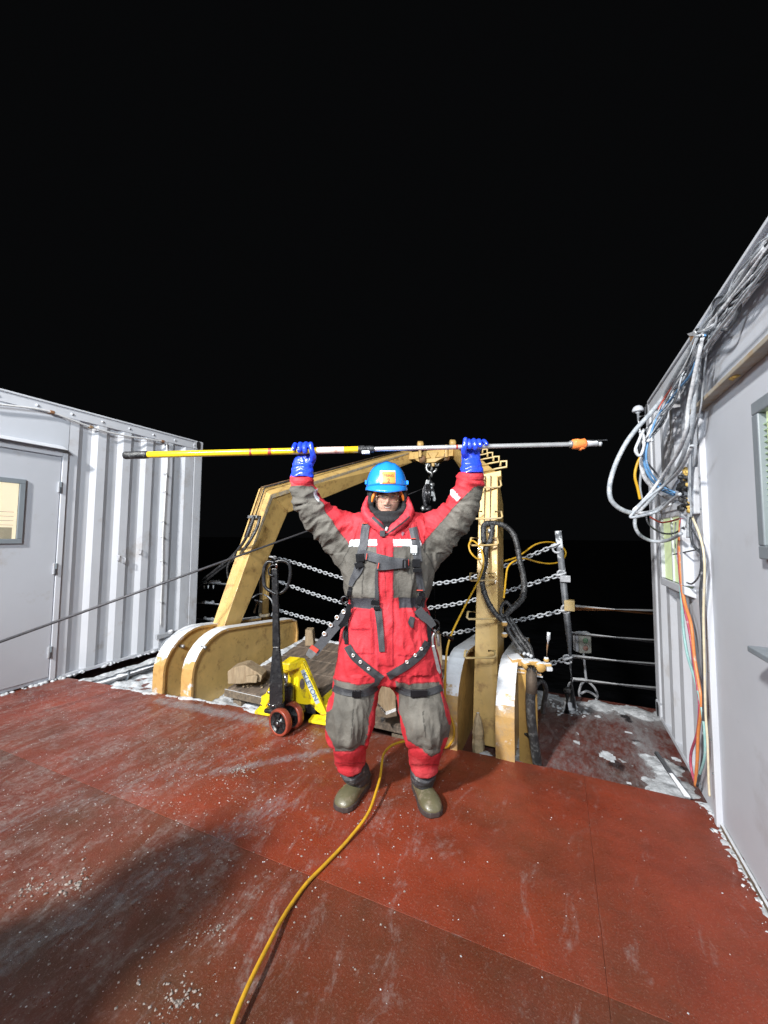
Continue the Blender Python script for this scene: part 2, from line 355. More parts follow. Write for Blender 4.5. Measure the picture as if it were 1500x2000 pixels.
def clump(px, py, r, n, seed, mat=m_slush):
    c = ZP(px, py, 0); g = G(); q = random.Random(seed)
    for i in range(int(n*5)):
        a = q.random()*6.28; d = r*abs(q.gauss(0, .55)); s = r*(.014+.075*q.random()**3)
        dd = FH*(math.sin(a)*d*1.2)+LAT*(math.cos(a)*d*1.3)
        g.blob(c+dd+Vector((0, 0, s*.2)), s, .38, seed*10+i, .9, 1)
    return g
for i, (px, py, r, n, lab) in enumerate([
        (464, 1502, .085, 34, 'largest lump of dirty trodden ice on the deck left of the person'),
        (522, 1462, .045, 16, 'small heap of dirty ice ahead of the pallet jack wheel'),
        (592, 1447, .075, 26, 'flat spread of ice crumbs just right of the jack wheel'),
        (150, 1728, .09, 26, 'ridge of grey ice in the lower left of the deck'),
        (60, 1735, .07, 22, 'broken ice patch near the left edge of the picture'),
        (350, 1960, .075, 30, 'ice ridge at the bottom of the picture left of the cord'),
        (425, 1815, .05, 18, 'loose ice crumbs midway down the dark streak'),
        (188, 1418, .028, 9, 'ice lump on the deck nearest the port door'),
        (92, 1383, .025, 6, 'small ice lump at the port container foot')]):
    clump(px, py, r, n, i+1).obj('ice_lump', m_slush, label=lab, kind='stuff')

# thin trodden frost: a millimetre sheet whose cover thins out by its own thickness map
m_thin = bpy.data.materials.new('thin frost film'); m_thin.use_nodes = True
_nt = m_thin.node_tree; _b = _nt.nodes['Principled BSDF']; _b.inputs['Base Color'].default_value = (.42, .42, .44, 1); _b.inputs['Roughness'].default_value = .7
_a = _nt.nodes.new('ShaderNodeAttribute'); _a.attribute_name = 'Col'; _g = _nt.nodes.new('ShaderNodeNewGeometry')
_mp = _nt.nodes.new('ShaderNodeMapping'); _mp.inputs['Scale'].default_value = (1.6, .7, 1); _mp.inputs['Rotation'].default_value = (0, 0, .2); _nt.links.new(_g.outputs['Position'], _mp.inputs['Vector'])
_n1 = _nt.nodes.new('ShaderNodeTexNoise'); _n1.inputs['Scale'].default_value = 16; _n1.inputs['Detail'].default_value = 12; _n1.inputs['Roughness'].default_value = .86; _nt.links.new(_mp.outputs[0], _n1.inputs['Vector'])
_ad = _nt.nodes.new('ShaderNodeMath'); _ad.operation = 'ADD'; _nt.links.new(_n1.outputs['Fac'], _ad.inputs[0]); _nt.links.new(_a.outputs['Fac'], _ad.inputs[1])
_mr = _nt.nodes.new('ShaderNodeMapRange'); _mr.inputs[1].default_value = .95; _mr.inputs[2].default_value = 1.22; _mr.inputs[4].default_value = .62; _nt.links.new(_ad.outputs[0], _mr.inputs[0]); _nt.links.new(_mr.outputs[0], _b.inputs['Alpha'])
def frost_patch(x0, x1, y0, y1, z, fn, label, step=.03):
    nx_ = int((x1-x0)/step)+1; ny_ = int((y1-y0)/step)+1; vs = []; cs = []
    for j in range(ny_+1):
        for i in range(nx_+1):
            x = x0+(x1-x0)*i/nx_; y = y0+(y1-y0)*j/ny_; e = min(1, min(i, nx_-i, j, ny_-j)/3); vs.append((x, y, z)); c_ = max(0, fn(x, y))*e; cs += [c_, c_, c_, 1]
    W = nx_+1; me = bpy.data.meshes.new('frost'); me.from_pydata(vs, [], [(j*W+i, j*W+i+1, (j+1)*W+i+1, (j+1)*W+i) for j in range(ny_) for i in range(nx_)]); ca_ = me.color_attributes.new('Col', 'FLOAT_COLOR', 'POINT'); ca_.data.foreach_set('color', cs)
    o = link(me, 'frost', m_thin, None, label, None, None, 'stuff'); return o
def band(x, y, ax, ay, bx, by, w_):
    dx, dy = bx-ax, by-ay; t = max(0, min(1, ((x-ax)*dx+(y-ay)*dy)/(dx*dx+dy*dy))); return math.exp(-(math.hypot(x-ax-dx*t, y-ay-dy*t)/w_)**2)
under = lambda x, y: 1 if y < edge_y(x)-.01 else 0
frost_patch(-4.5, -.9, .55, 2.62, .0035, lambda x, y: under(x, y)*max(.52*band(x, y, -1.75, .7, -1.40, 1.75, .20), .47*band(x, y, -2.6, .9, -2.0, 2.0, .25), .60*band(x, y, -3.2, 2.35, -1.9, 2.45, .14), .56*band(x, y, -1.95, 1.8, -1.45, 2.3, .09), .31, .44*band(x, y, -1.15, .8, -1.3, 1.3, .07)), 'thin frost film trodden into the port half of the deck')
frost_patch(.15, .72, 1.0, 2.72, .0035, lambda x, y: .62*bell(x, .74, .09+.05*max(0, y-1.8))+.35*bell(y, 2.70, .05), 'thin frost film along the starboard container foot')
frost_patch(-.25, .95, 2.78, 4.42, LZ+.0035, lambda x, y: max(.70*bell(y, 4.15, .38), .66*bell(x, .58, .22), .50), 'slushy frost film over the starboard lower deck')
frost_patch(-1.0, .1, 1.36, 1.56, .0035, lambda x, y: .47*bell(y, YS(x), .018), 'frost caught in the transverse deck seam')
# ------------------------------------------------------------------ shipping containers
def corrugated(x, s, y0, y1, z0, z1, pitch=.272, d=.030):
    g = G(); ys = []; y = y0
    while y < y1-.02:
        for a, b in ((0, 0), (.085, 0), (.136, -1), (.221, -1)):
            if y+a < y1: ys.append((y+a, b*d))
        y += pitch
    ys.append((y1, ys[-1][1]))
    zz = [z0, z1]
    vs = [(x+s*b, yy, z) for z in zz for yy, b in ys]; n = len(ys)
    vs += [(x-s*.05, yy, z) for z in zz for yy, b in ys]
    fs = [(i, i+1, n+i+1, n+i) for i in range(n-1)]+[(2*n+i+1, 2*n+i, 3*n+i, 3*n+i+1) for i in range(n-1)]
    fs += [(n+i, n+i+1, 3*n+i+1, 3*n+i) for i in range(n-1)]+[(i+1, i, 2*n+i, 2*n+i+1) for i in range(n-1)]
    return g.add(vs, fs)
def casting(g, x, s, y0, y1, z0, z1):
    g.box(min(x, x-s*.16), max(x, x-s*.16), y0, y1, z0, z1)
def slot(x, s, y, z, w_=.032, h=.062, dy=0):
    g = G(); n = 16; pts = []
    for k in range(n):
        a = 2*math.pi*k/n; cz = h-w_ if math.sin(a) > 0 else -(h-w_)
        pts.append((x+s*.002, y+math.cos(a)*w_, z+cz*.8+math.sin(a)*w_))
    return g.prism(pts, (s*.003, 0, 0))

# ---- port container: its wall stands at X = -4.6 and faces starboard
PX, PY1, PT = -4.6, 3.86, 2.77
pc = thing('shipping_container', (-5.8, .6, 0), 'white corrugated container to port with a grey door and lit door window', 'container')
YD = XP(113, 1000, PX).y                                  # hinge edge of the door
G().box(-7.0, PX-.06, -2.6, PY1-.02, .02, PT-.03).obj('container_body', m_white, pc)
yc = XP(127, 1000, PX).y
corrugated(PX, 1, yc, PY1-.14, .035, PT-.10).obj('corrugated_wall', m_white, pc)
g = G(); g.box(PX-.05, PX+.006, -2.4, PY1-.16, PT-.115, PT-.02); g.box(PX-.10, PX+.018, -2.4, PY1-.16, PT-.02, PT); g.obj('top_rail', m_white, pc, bevel=.004)
g = G(); g.box(PX-.06, PX+.004, yc, PY1-.16, .0, .034); g.obj('bottom_rail', m_white, pc, bevel=.004)
G().box(PX-.14, PX+.003, PY1-.135, PY1, .12, PT-.12).obj('corner_post', m_white, pc, bevel=.012)
for z0, z1 in ((0, .118), (PT-.118, PT+.004)):
    g = G(); g.box(PX-.16, PX+.008, PY1-.158, PY1+.004, z0, z1); co = g.obj('corner_casting', m_white, pc, bevel=.012)
    slot(PX+.008, 1, PY1-.08, (z0+z1)/2).obj('casting_hole', m_dark, co)
G().box(PX-.05, PX-.004, -2.4, yc-.002, .015, PT-.117).obj('wall_panel', m_panel, pc)
# white lamp-bolts along the top rail
bolt = None
for i in range(9):
    y = 1.35+i*.295
    if bolt is None: bolt = G().lathe((PX+.006, y, PT-.068), (1, 0, 0), [(.014, 0), (.012, .008), (.004, .010)], 10).obj('bolt', m_white, pc)
    else: copies(bolt, [(0, (i)*.295, 0)], pc)
# door
zt = XP(60, 884, PX).z; y0 = YD-.92
pd = G().box(PX-.02, PX+.012, y0, YD, .05, zt).obj('door', m_door, pc, bevel=.004)
g = G(); g.box(PX-.02, PX+.022, YD+.006, YD+.052, .02, zt+.055); g.box(PX-.02, PX+.022, y0-.05, YD+.006, zt+.008, zt+.055); g.obj('door_frame', m_white, pc, bevel=.003)
G().box(PX-.02, PX+.010, YD+.053, yc-.004, .02, zt+.05).obj('jamb_post', m_whited, pc)
g = G(); ya = y0-.6; g.prism([(PX-.004, ya, zt+.12), (PX+.085, ya, zt+.075), (PX+.085, ya, zt+.07), (PX-.004, ya, zt+.105)], (0, XP(128, 888, PX+.05).y-ya, 0)); g.obj('drip_hood', m_white, pc)
hz = [XP(97, 950, PX).z, XP(86, 1112, PX).z, XP(74, 1278, PX).z]
hin = G().box(PX+.012, PX+.030, YD-.022, YD+.012, hz[0]-.055, hz[0]+.055).obj('hinge', m_whited, pd, bevel=.003)
hk = G().tube([(PX+.034, YD-.004, hz[0]-.055), (PX+.034, YD-.004, hz[0]+.055)], .008, 8).obj('hinge_pin', m_grey, pd)
copies(hin, [(0, 0, z-hz[0]) for z in hz[1:]], pd); copies(hk, [(0, 0, z-hz[0]) for z in hz[1:]], pd)
wz0, wz1 = XP(20, 1062, PX).z, XP(20, 934, PX).z; wy1 = XP(44, 1000, PX).y; wy0 = wy1-.56
g = G(); t = .045; X0, X1 = PX+.012, PX+.034
g.box(X0, X1, wy0, wy1, wz1-t, wz1); g.box(X0, X1, wy0, wy1, wz0, wz0+t); g.box(X0, X1, wy0, wy0+t, wz0+t, wz1-t); g.box(X0, X1, wy1-t, wy1, wz0+t, wz1-t)
g.obj('window_frame', m_grey, pd, bevel=.004)
m_warm = bpy.data.materials.new('lit room wall'); m_warm.use_nodes = True
_b = m_warm.node_tree.nodes['Principled BSDF']; _b.inputs['Base Color'].default_value = (.7, .62, .42, 1); _b.inputs['Emission Color'].default_value = (1, .90, .66, 1); _b.inputs['Emission Strength'].default_value = 1.05
m_glass = bpy.data.materials.new('window glass'); m_glass.use_nodes = True
_b = m_glass.node_tree.nodes['Principled BSDF']; _b.inputs['Transmission Weight'].default_value = 1; _b.inputs['Roughness'].default_value = .02; _b.inputs['IOR'].default_value = 1.05
room = G(); room.box(PX+.0125, PX+.0145, wy0+t, wy1-t, wz0+t, wz1-t); room.obj('lit_window_pane', m_warm, pd)
m_shelf = M('warm lit shelf', (.4, .36, .27), .6, emit=(.55, .50, .36), estr=.55, var=.3, scale=9)
g = G(); zc = wz0+.10
g.box(PX+.015, PX+.019, wy0+t, wy1-t-.03, wz0+t, wz0+.15)
g.obj('lit_bench', m_shelf, pd)
g = G()
for k in range(4): g.box(PX+.016, PX+.0205, wy1-.18-.0-k*.11, wy1-.177-k*.11, wz0+.15, wz0+.30-.03*(k % 2))
for zz in (.17, .21, .25, .29): g.box(PX+.016, PX+.0205, wy0+t, wy1-.07, wz0+zz, wz0+zz+.003)
g.obj('wire_rack', m_grey, pd)
G().box(PX+.024, PX+.027, wy0+t-.002, wy1-t+.002, wz0+t-.002, wz1-t+.002).obj('pane', m_glass, pd)
m_streak = M('rust streak', (.20, .11, .06), .7, var=.4, scale=30)
for px, py, ln in ((167, 1012, .10), (230, 1100, .07), (300, 905, .05), (256, 1150, .06)):
    p = XP(px, py, PX+.0015); q = random.Random(px)
# small welded lashing eyes
def eye(px, py):
    p = XP(px, py, PX-.01); g = G(); g.tube([p+Vector((0, 0, -.03)), p+Vector((.035, 0, -.03)), p+Vector((.035, 0, .03)), p+Vector((0, 0, .03))], .006, 8)
    return g
eye(229, 1090).obj('lashing_eye', m_white, pc); eye(272, 1078).obj('lashing_eye', m_white, pc); eye(241, 1095).obj('lashing_eye', m_white, pc)
# white conduit along the top, held by clips, dropping to the fitting at the foot
m_cw = cable_mat('white cable jacket', (.62, .63, .65)); m_cg = cable_mat('grey cable jacket', (.27, .29, .32)); m_cb = cable_mat('dark cable jacket', (.05, .055, .065))
m_cblue = cable_mat('blue cable jacket', (.10, .26, .50)); m_cred = cable_mat('red cable jacket', (.40, .07, .05)); m_cor = cable_mat('orange cable jacket', (.62, .22, .07))
m_cteal = cable_mat('pale teal cable jacket', (.26, .46, .46)); m_cream = cable_mat('cream cable jacket', (.62, .55, .40)); m_cpink = cable_mat('dark pink cable jacket', (.40, .07, .12))
cx = PX+.035
pts = [XP(-30, 787, cx), XP(60, 797, cx), XP(100, 805, cx), XP(140, 820, cx), XP(178, 834, cx), XP(220, 846, cx), XP(262, 854, cx), XP(318, 862, cx)]
hc = thing('conduit_cable', pts[0], 'thin white cable strung under the top rail of the port container', 'cable')
G().tube(crom(pts, 8), .010, 8).obj('cable', m_cw, hc)
for px, py in ((102, 805), (178, 834), (318, 862)):
    p = XP(px, py, cx); G().box(p.x-.03, p.x+.012, p.y-.018, p.y+.018, p.z-.014, p.z+.014).obj('clip', m_rust, hc, bevel=.003)
pts = [XP(325, 862, cx-.01), XP(327, 900, cx), XP(324, 945, cx), XP(321, 1000, cx), XP(318, 1050, cx), XP(317, 1120, cx), XP(315, 1170, cx), XP(314, 1222, cx)]
dc = thing('conduit_cable', pts[-1], 'white cable dropping down the port container wall beside the corner post', 'cable')
G().tube(crom(pts, 6), .009, 8).obj('cable', m_cw, dc)
tie = None
for py in (925, 960, 1018, 1048, 1095, 1135, 1175):
    p = XP(np.interp(py, [862, 1050, 1222], [326, 318, 314]), py, cx)
    gg = G().lathe(p-Vector((0, 0, .005)), (0, 0, 1), [(.014, 0), (.014, .01)], 8); gg.box(p.x-.03, p.x, p.y-.02, p.y+.02, p.z-.003, p.z+.003)
    gg.obj('cable_tie', m_cw, dc)
# flood bracket with coiled lead at the container foot
p = XP(328, 1238, PX+.03)
fb = thing('cable_gland_box', p, 'frosted bracket with a coiled grey lead at the foot of the port container', 'bracket')
g = G(); g.box(p.x-.01, p.x+.03, p.y-.17, p.y+.14, p.z-.03, p.z+.025); g.obj('bracket_arm', m_whited, fb, bevel=.004)
g = G(); g.lathe(p+Vector((.02, 0, .02)), (1, .2, .2), [(.03, 0), (.035, .03), (.03, .05), (.012, .06)], 10); g.obj('hood', m_frost, fb)
for k, (dx, dz, rr) in enumerate(((.05, -.14, .075), (.06, -.17, .10), (.04, -.20, .12))):
    g = G(); g.tube([p+Vector((dx+.01*math.sin(a*2), math.cos(a)*rr, dz+math.sin(a)*rr*1.3)) for a in np.linspace(0, 6.28, 24)[:-1]], .008, 8, closed=True); g.obj('coil', m_cg, fb)
# grey pipe along the container foot with snow on it
a = XP(150, 1345, -4.40); yv0, yv1 = 2.25, 4.3
gp = thing('deck_pipe', (-4.36, 2.3, LZ), 'thick grey pipe with snow on top lying along the port container foot', 'pipe')
G().tube([(-4.36, yv0, -.075), (-4.36, yv1, -.075)], .07, 18).obj('pipe', m_frost, gp)
g = G(); jj = None
jj = G().lathe((-4.36, 2.75, -.075), (0, 1, 0), [(.073, 0), (.073, .02)], 18).obj('joint_ring', m_grey, gp); copies(jj, [(0, .42, 0), (0, .84, 0)], gp)
snow_sheet('snow_cap', -4.43, -4.29, yv0, yv1, -.022, lambda x, y: .95*bell(x, -4.36, .06), m_snow, None, None, step=.012, hgt=.03, seed=31, par=gp, kind=None)
g = G()
for i in range(150): g.blob((PX+.006+.015*random.random(), 1.2+2.6*random.random()**1.3, .0+.010*random.random()), .006+.026*random.random()**2.5, .6, i, .9, 1)
g.obj('snow', m_snow, label='crusts of snow along the foot of the port container', kind='stuff')
g = G()
for i in range(160): g.blob((.715-.05*random.random()**2, 1.3+random.random()*1.42, .0), .002+.012*random.random()**3, .6, i, .9, 1)
g.obj('snow', m_snow, label='icy crumbs caught along the starboard container foot', kind='stuff')

# ---- starboard container: its wall stands at X = .72 and faces port
SX, SY1 = .72, 3.95
ST = 2.60
sc = thing('shipping_container', (2, 1, 0), 'white container to starboard hung with cable bundles and a green lit window', 'container')
yk = XP(1362, 1300, SX).y; yj = XP(1400, 1400, SX).y      # corrugation ends / smooth panel begins
G().box(SX+.06, 3.2, -2.8, SY1-.02, .02, ST-.03).obj('container_body', m_white, sc)
corrugated(SX, -1, yk+.02, SY1-.14, .035, ST-.10, pitch=.272).obj('corrugated_wall', m_white, sc)
G().box(SX-.003, SX+.14, SY1-.135, SY1, .12, ST-.12).obj('corner_post', m_white, sc, bevel=.012)
G().box(SX+.004, SX+.05, -2.6, yj, .03, ST-.02).obj('wall_panel', m_panel, sc)
g = G(); g.box(SX-.018, SX+.10, -2.6, SY1-.16, ST-.02, ST); g.box(SX-.006, SX+.05, yj, SY1-.16, ST-.115, ST-.02); g.obj('top_rail', m_white, sc, bevel=.004)
G().box(SX-.004, SX+.06, yk, SY1-.16, .0, .034).obj('bottom_rail', m_white, sc, bevel=.004)
for z0, z1 in ((0, .118), (ST-.118, ST+.004)):
    co = G().box(SX-.008, SX+.16, SY1-.158, SY1+.004, z0, z1).obj('corner_casting', m_white, sc, bevel=.012)
    slot(SX-.008, -1, SY1-.08, (z0+z1)/2).obj('casting_hole', m_dark, co)
zb = XP(1366, 800, SX).z
g = G(); g.box(SX-.022, SX+.05, yj-.005, yj+.03, .0, zb); g.obj('door_post', m_white, sc, bevel=.004)
g = G(); g.box(SX-.010, SX+.05, yj+.034, yj+.075, .0, zb-.02); g.obj('door_seal', m_whited, sc, bevel=.004)
g = G(); g.box(SX-.004, SX+.05, yj+.079, yk+.018, .0, ST-.12); g.obj('jamb_post', m_white, sc, bevel=.004)
rv = None
for k in range(12):
    z = .25+k*.17
    if z > zb-.1: break
    if rv is None: rv = G().lathe((SX-.022, yj+.012, z), (-1, 0, 0), [(.006, 0), (.004, .004)], 8).obj('rivet', m_grey, sc); z00 = z
    else: copies(rv, [(0, 0, z-z00)], sc)
G().box(SX-.008, SX+.004, -2.6, yj-.006, .0, .022).obj('floor_strip', m_wood, sc)
# drip bar above the door
p0 = XP(1362, 800, SX-.02); p1 = XP(1500, 690, SX-.02); ex = p0+(p1-p0)*1.6; ex.z = p0.z+.0
m_bar = M('stained drip bar', (.36, .33, .28), .6, var=.2, dirt=(.30, .20, .10), dirt_amt=.5, dirt_scale=12)
g = G(); g.box(SX-.05, SX+.003, .4, p0.y+.03, p0.z-.014, p0.z+.008); g.obj('drip_bar', m_bar, sc, bevel=.004)
m_foam = M('yellow sealing foam', (.62, .42, .12), .8, var=.3, scale=40, bump=.6)
g = G()
pf = XP(1432, 735, SX-.03)
for i in range(9): g.blob(pf+Vector((0, random.uniform(-.04, .04), random.uniform(-.01, .025))), .014, .8, i, .6, 1)
pf = XP(1375, 785, SX-.03)
for i in range(7): g.blob(pf+Vector((0, random.uniform(-.05, .03), random.uniform(-.01, .02))), .011, .8, i, .6, 1)
g.obj('sealing_foam', m_foam, sc)['kind'] = 'stuff'
# big window at the right edge: frame, blinds lit green
def lit_window(px_in, ytop, ybot, x, y_far, y_near, z0, z1, t, proud, slats, parent):
    g = G(); a, b = x-proud, x+.002
    g.box(a, b, y_near, y_far, z1-t, z1); g.box(a, b, y_near, y_far, z0, z0+t); g.box(a, b, y_near, y_near+t, z0+t, z1-t); g.box(a, b, y_far-t, y_far, z0+t, z1-t)
    fr = g.obj('window_frame', m_grey if slats else m_white, parent, bevel=.005)
    G().box(x-.004, x-.002, y_near+t, y_far-t, z0+t, z1-t).obj('lit_blind_cloth', m_green, fr)
    if slats:
        s0 = G().box(x-.014, x-.008, y_near+t, y_far-t, z0+t+.012, z0+t+.016).obj('blind_slat', m_slat, fr)
        n = int((z1-z0-2*t-.02)/.022); copies(s0, [(0, 0, .022*k) for k in range(1, n)], fr)
    return fr
m_green = bpy.data.materials.new('green lit room'); m_green.use_nodes = True
_b = m_green.node_tree.nodes['Principled BSDF']; _b.inputs['Base Color'].default_value = (.3, .38, .2, 1); _b.inputs['Emission Color'].default_value = (.66, .76, .44, 1); _b.inputs['Emission Strength'].default_value = .62
m_slat = M('green blind slat', (.30, .40, .30), .5, emit=(.36, .46, .30), estr=.35, var=.1)
z0 = XP(1480, 1090, SX).z; z1 = XP(1470, 797, SX).z; yf = XP(1474, 950, SX-.03).y
lit_window(0, 0, 0, SX, yf, yf-.75, z0, z1, .05, .03, True, sc)
# folding shelf below
p = XP(1480, 1262, SX-.08); g = G(); g.box(SX-.11, SX+.003, .5, p.y, p.z-.022, p.z); g.obj('shelf', m_grey, sc, bevel=.004)
G().prism([(SX-.09, p.y-.07, p.z-.023), (SX+.003, p.y-.07, p.z-.023), (SX+.003, p.y-.07, p.z-.12)], (0, .01, 0)).obj('shelf_bracket', m_grey, sc)
# small window in the corrugated part, with a deep light frame
z0 = XP(1290, 1140, SX-.05).z; z1 = XP(1290, 990, SX-.05).z; yb = XP(1290, 1100, SX-.05).y; ya = XP(1336, 1100, SX-.05).y
fr = G(); a, b, t = SX-.055, SX+.002, .05
fr.prism([(a, ya, z0), (a, yb, z0+.0), (b, yb+.02, z0-.02), (b, ya-.02, z0-.02)], (0, 0, t)); fr.box(a, b, ya, yb, z1-t, z1); fr.box(a, b, ya, ya+t, z0+t, z1-t); fr.box(a, b, yb-t, yb, z0+t, z1-t)
fo = fr.obj('window_frame', m_white, sc, bevel=.006)
G().box(a+.022, a+.026, ya+t, yb-t, z0+t, z1-t).obj('lit_window_pane', m_green, fo)
G().box(a+.012, a+.022, (ya+yb)/2-.008, (ya+yb)/2+.008, z0+t, z1-t).obj('mullion', m_white, fo)
# gland plate / junction box where the cables enter
p = XP(1300, 975, SX-.06); z0 = XP(1285, 1013, SX-.09).z; z1 = XP(1285, 938, SX-.09).z; yb = XP(1284, 980, SX-.04).y; ya = XP(1350, 980, SX-.045).y
jb = thing('junction_box', (SX, (ya+yb)/2, z0), 'white box on the starboard container where all the cables enter', 'box')
G().box(SX-.045, SX-.002, ya, yb, z0, z1).obj('box_shell', m_white, jb, bevel=.008)
g = G()
for i in range(26):
    y = ya+.02+random.random()*.16; z = (z0+z1)/2+random.uniform(-.09, .10); g.blob((SX-.055, y, z), .012+.012*random.random(), .9, i, .6, 1)
g.obj('cable_gland', m_rubber, jb)['kind'] = 'stuff'
g = G()
for i in range(12): g.blob((SX-.05, ya+.01+random.random()*.05, (z0+z1)/2+random.uniform(-.12, .14)), .016, .9, i, .6, 1)
g.obj('sealing_foam', m_foam, jb)['kind'] = 'stuff'
# ------------------------------------------------------------------ A-frame (stands in the two leg housings, arms lean out over the stern)
V = Vector
def quad(xo, xi, yf, yb, zf, zb): return [V((xo, yf, zf+.03 if zf > 1 else zf)), V((xi, yf, zf)), V((xi, yb, zb)), V((xo, yb, zb+.0))]
def seg(g, a, b): g.hexa(a+b)
af = thing('a_frame', (-1.85, 3.2, LZ), 'yellow steel stern gantry with two legs and arms leaning out over the water', 'gantry')
LB = [V((-3.43, 2.84, -.1)), V((-3.265, 2.83, -.1)), V((-3.265, 2.99, -.1)), V((-3.43, 3.0, -.1))]; LK = [V((-3.33, 3.626, 2.03)), V((-3.16, 3.64, 1.955)), V((-3.16, 3.97, 1.745)), V((-3.33, 3.97, 1.76))]
LT = [V((-2.38, 5.95, 2.90)), V((-2.20, 5.98, 2.88)), V((-2.20, 5.98, 2.69)), V((-2.38, 5.95, 2.70))]
RB = quad(-.44, -.625, 3.02, 3.42, -.10, -.10); RK = [V((-.486, 3.545, 2.03)), V((-.650, 3.556, 1.99)), V((-.650, 3.90, 1.765)), V((-.486, 3.90, 1.78))]
RT = [V((-1.32, 5.95, 2.90)), V((-1.50, 5.98, 2.88)), V((-1.50, 5.98, 2.69)), V((-1.32, 5.95, 2.70))]
for nm, A, B in (('leg', LB, LK), ('arm', LK, LT), ('leg', RB, RK), ('arm', RK, RT)):
    g = G(); seg(g, A, B); g.obj(nm, m_yel, af, bevel=.006)
# proud cover strips (weld seams and edge plates) along the bend
def strip(a, b, r, mat=m_yel, name='weld_bead', par=af):
    return G().tube(crom([a, (V(a)+V(b))/2, b], 4), r, 6).obj(name, mat, par)
strip(LK[1]+V((.004, 0, 0)), LK[2]+V((.004, 0, 0)), .006)
m_sb = M('scuffed grey paint', (.36, .31, .24), .6, var=.4, scale=30, dirt=(.5, .36, .12), dirt_amt=.5, dirt_scale=20)
g = G(); g.prism([LK[1]+V((.004, .0, -.01)), LK[1]+(LT[1]-LK[1])*.96+V((.004, 0, -.002)), LK[1]+(LT[1]-LK[1])*.96+V((.004, 0, -.025)), LK[1]+V((.004, .03, -.05))], (.004, 0, 0)); g.obj('edge_strip', m_sb, af)
g = G(); a = LK[1]; b = LK[1]+(LB[1]-LK[1])*.30; g.prism([a+V((.003, .01, 0)), b+V((.003, .0, 0)), b+V((.003, .03, 0)), a+V((.003, .05, -.02))], (.004, 0, 0)); g.obj('edge_strip', m_sb, af)
g = G(); g.hexa([V((-2.22, 5.86, 2.72)), V((-1.48, 5.86, 2.72)), V((-1.48, 6.12, 2.72)), V((-2.22, 6.12, 2.72)), V((-2.22, 5.90, 2.85)), V((-1.48, 5.90, 2.85)), V((-1.48, 6.12, 2.85)), V((-2.22, 6.12, 2.85))]); g.obj('cross_beam', m_yel, af, bevel=.01)
g = G(); g.prism([(-2.1, 5.80, 2.70), (-1.6, 5.80, 2.70), (-1.75, 5.80, 2.63), (-1.98, 5.80, 2.63)], (0, .2, 0)); g.obj('sag_plate', m_yel, af, bevel=.008)
def lug(px, py):
    c = DP(px, py, 6.05); g = G(); g.lathe(c-LAT*.05, LAT, [(.035, 0), (.062, .01), (.062, .08), (.04, .1)], 12)
    return g
for px, py in ((821, 869), (884, 866)): lug(px, py).obj('pin_lug', m_yel, af)
for px, py in ((825, 897), (872, 893)): lug(px, py).obj('pin_lug', m_rust, af)
for px in (820, 871): 
    c = DP(px, 882, 6.0); G().obox(c, LAT, .022, FH, .05, (0, 0, 1), .10).obj('fork_plate', m_yel, af, bevel=.01)
c = DP(846, 890, 6.05); g = G(); g.prism([c-LAT*.09+V((0, 0, .06)), c+LAT*.09+V((0, 0, .06)), c+LAT*.03-V((0, 0, .04)), c+LAT*.02-V((0, 0, .17)), c-LAT*.02-V((0, 0, .17)), c-LAT*.03-V((0, 0, .04))], FH*.04); g.obj('tongue', m_yel, af, bevel=.008)
# hydraulic lines on the port leg and arm, with a clamp
for k, off in enumerate((.055, .11)):
    a = LB[0].lerp(LK[0], .72)+V((off, -.018, 0)); b = LK[0]+V((off, -.018, .005)); c2 = LK[0].lerp(LT[0], .95)+V((off, -.0, .018))
    G().tube([a, b, c2], .010, 8).obj('hydraulic_line', m_rust if k == 0 else m_cb, af)
for t in (.83,):
    p = LB[0].lerp(LK[0], t); G().box(p.x+.02, p.x+.16, p.y-.045, p.y, p.z-.015, p.z+.02).obj('pipe_clamp', m_steel, af, bevel=.004)
# label plate on the port leg
pl0 = XP(514, 1046, -3.19)
m_lab = M('sticker', (.62, .66, .66), .5, var=.08); m_ink = M('label ink', (.03, .09, .12), .6, var=.05)
ax = (XP(524, 1052, -3.19)-XP(514, 1035, -3.19)).normalized(); up = V((1, 0, 0)).cross(ax).normalized(); up = up if up.z > 0 else -up
cc = XP(520.5, 1044.5, -3.186)
lb = G().obox(cc, ax, .078, up, .024, (1, 0, 0), .0015).obj('label_plate', m_lab, af)
text_on('label_lettering', '1.6MT', m_ink, lb, lambda x, y: cc+ax*x+up*y+V((.0025, 0, 0)), .042)
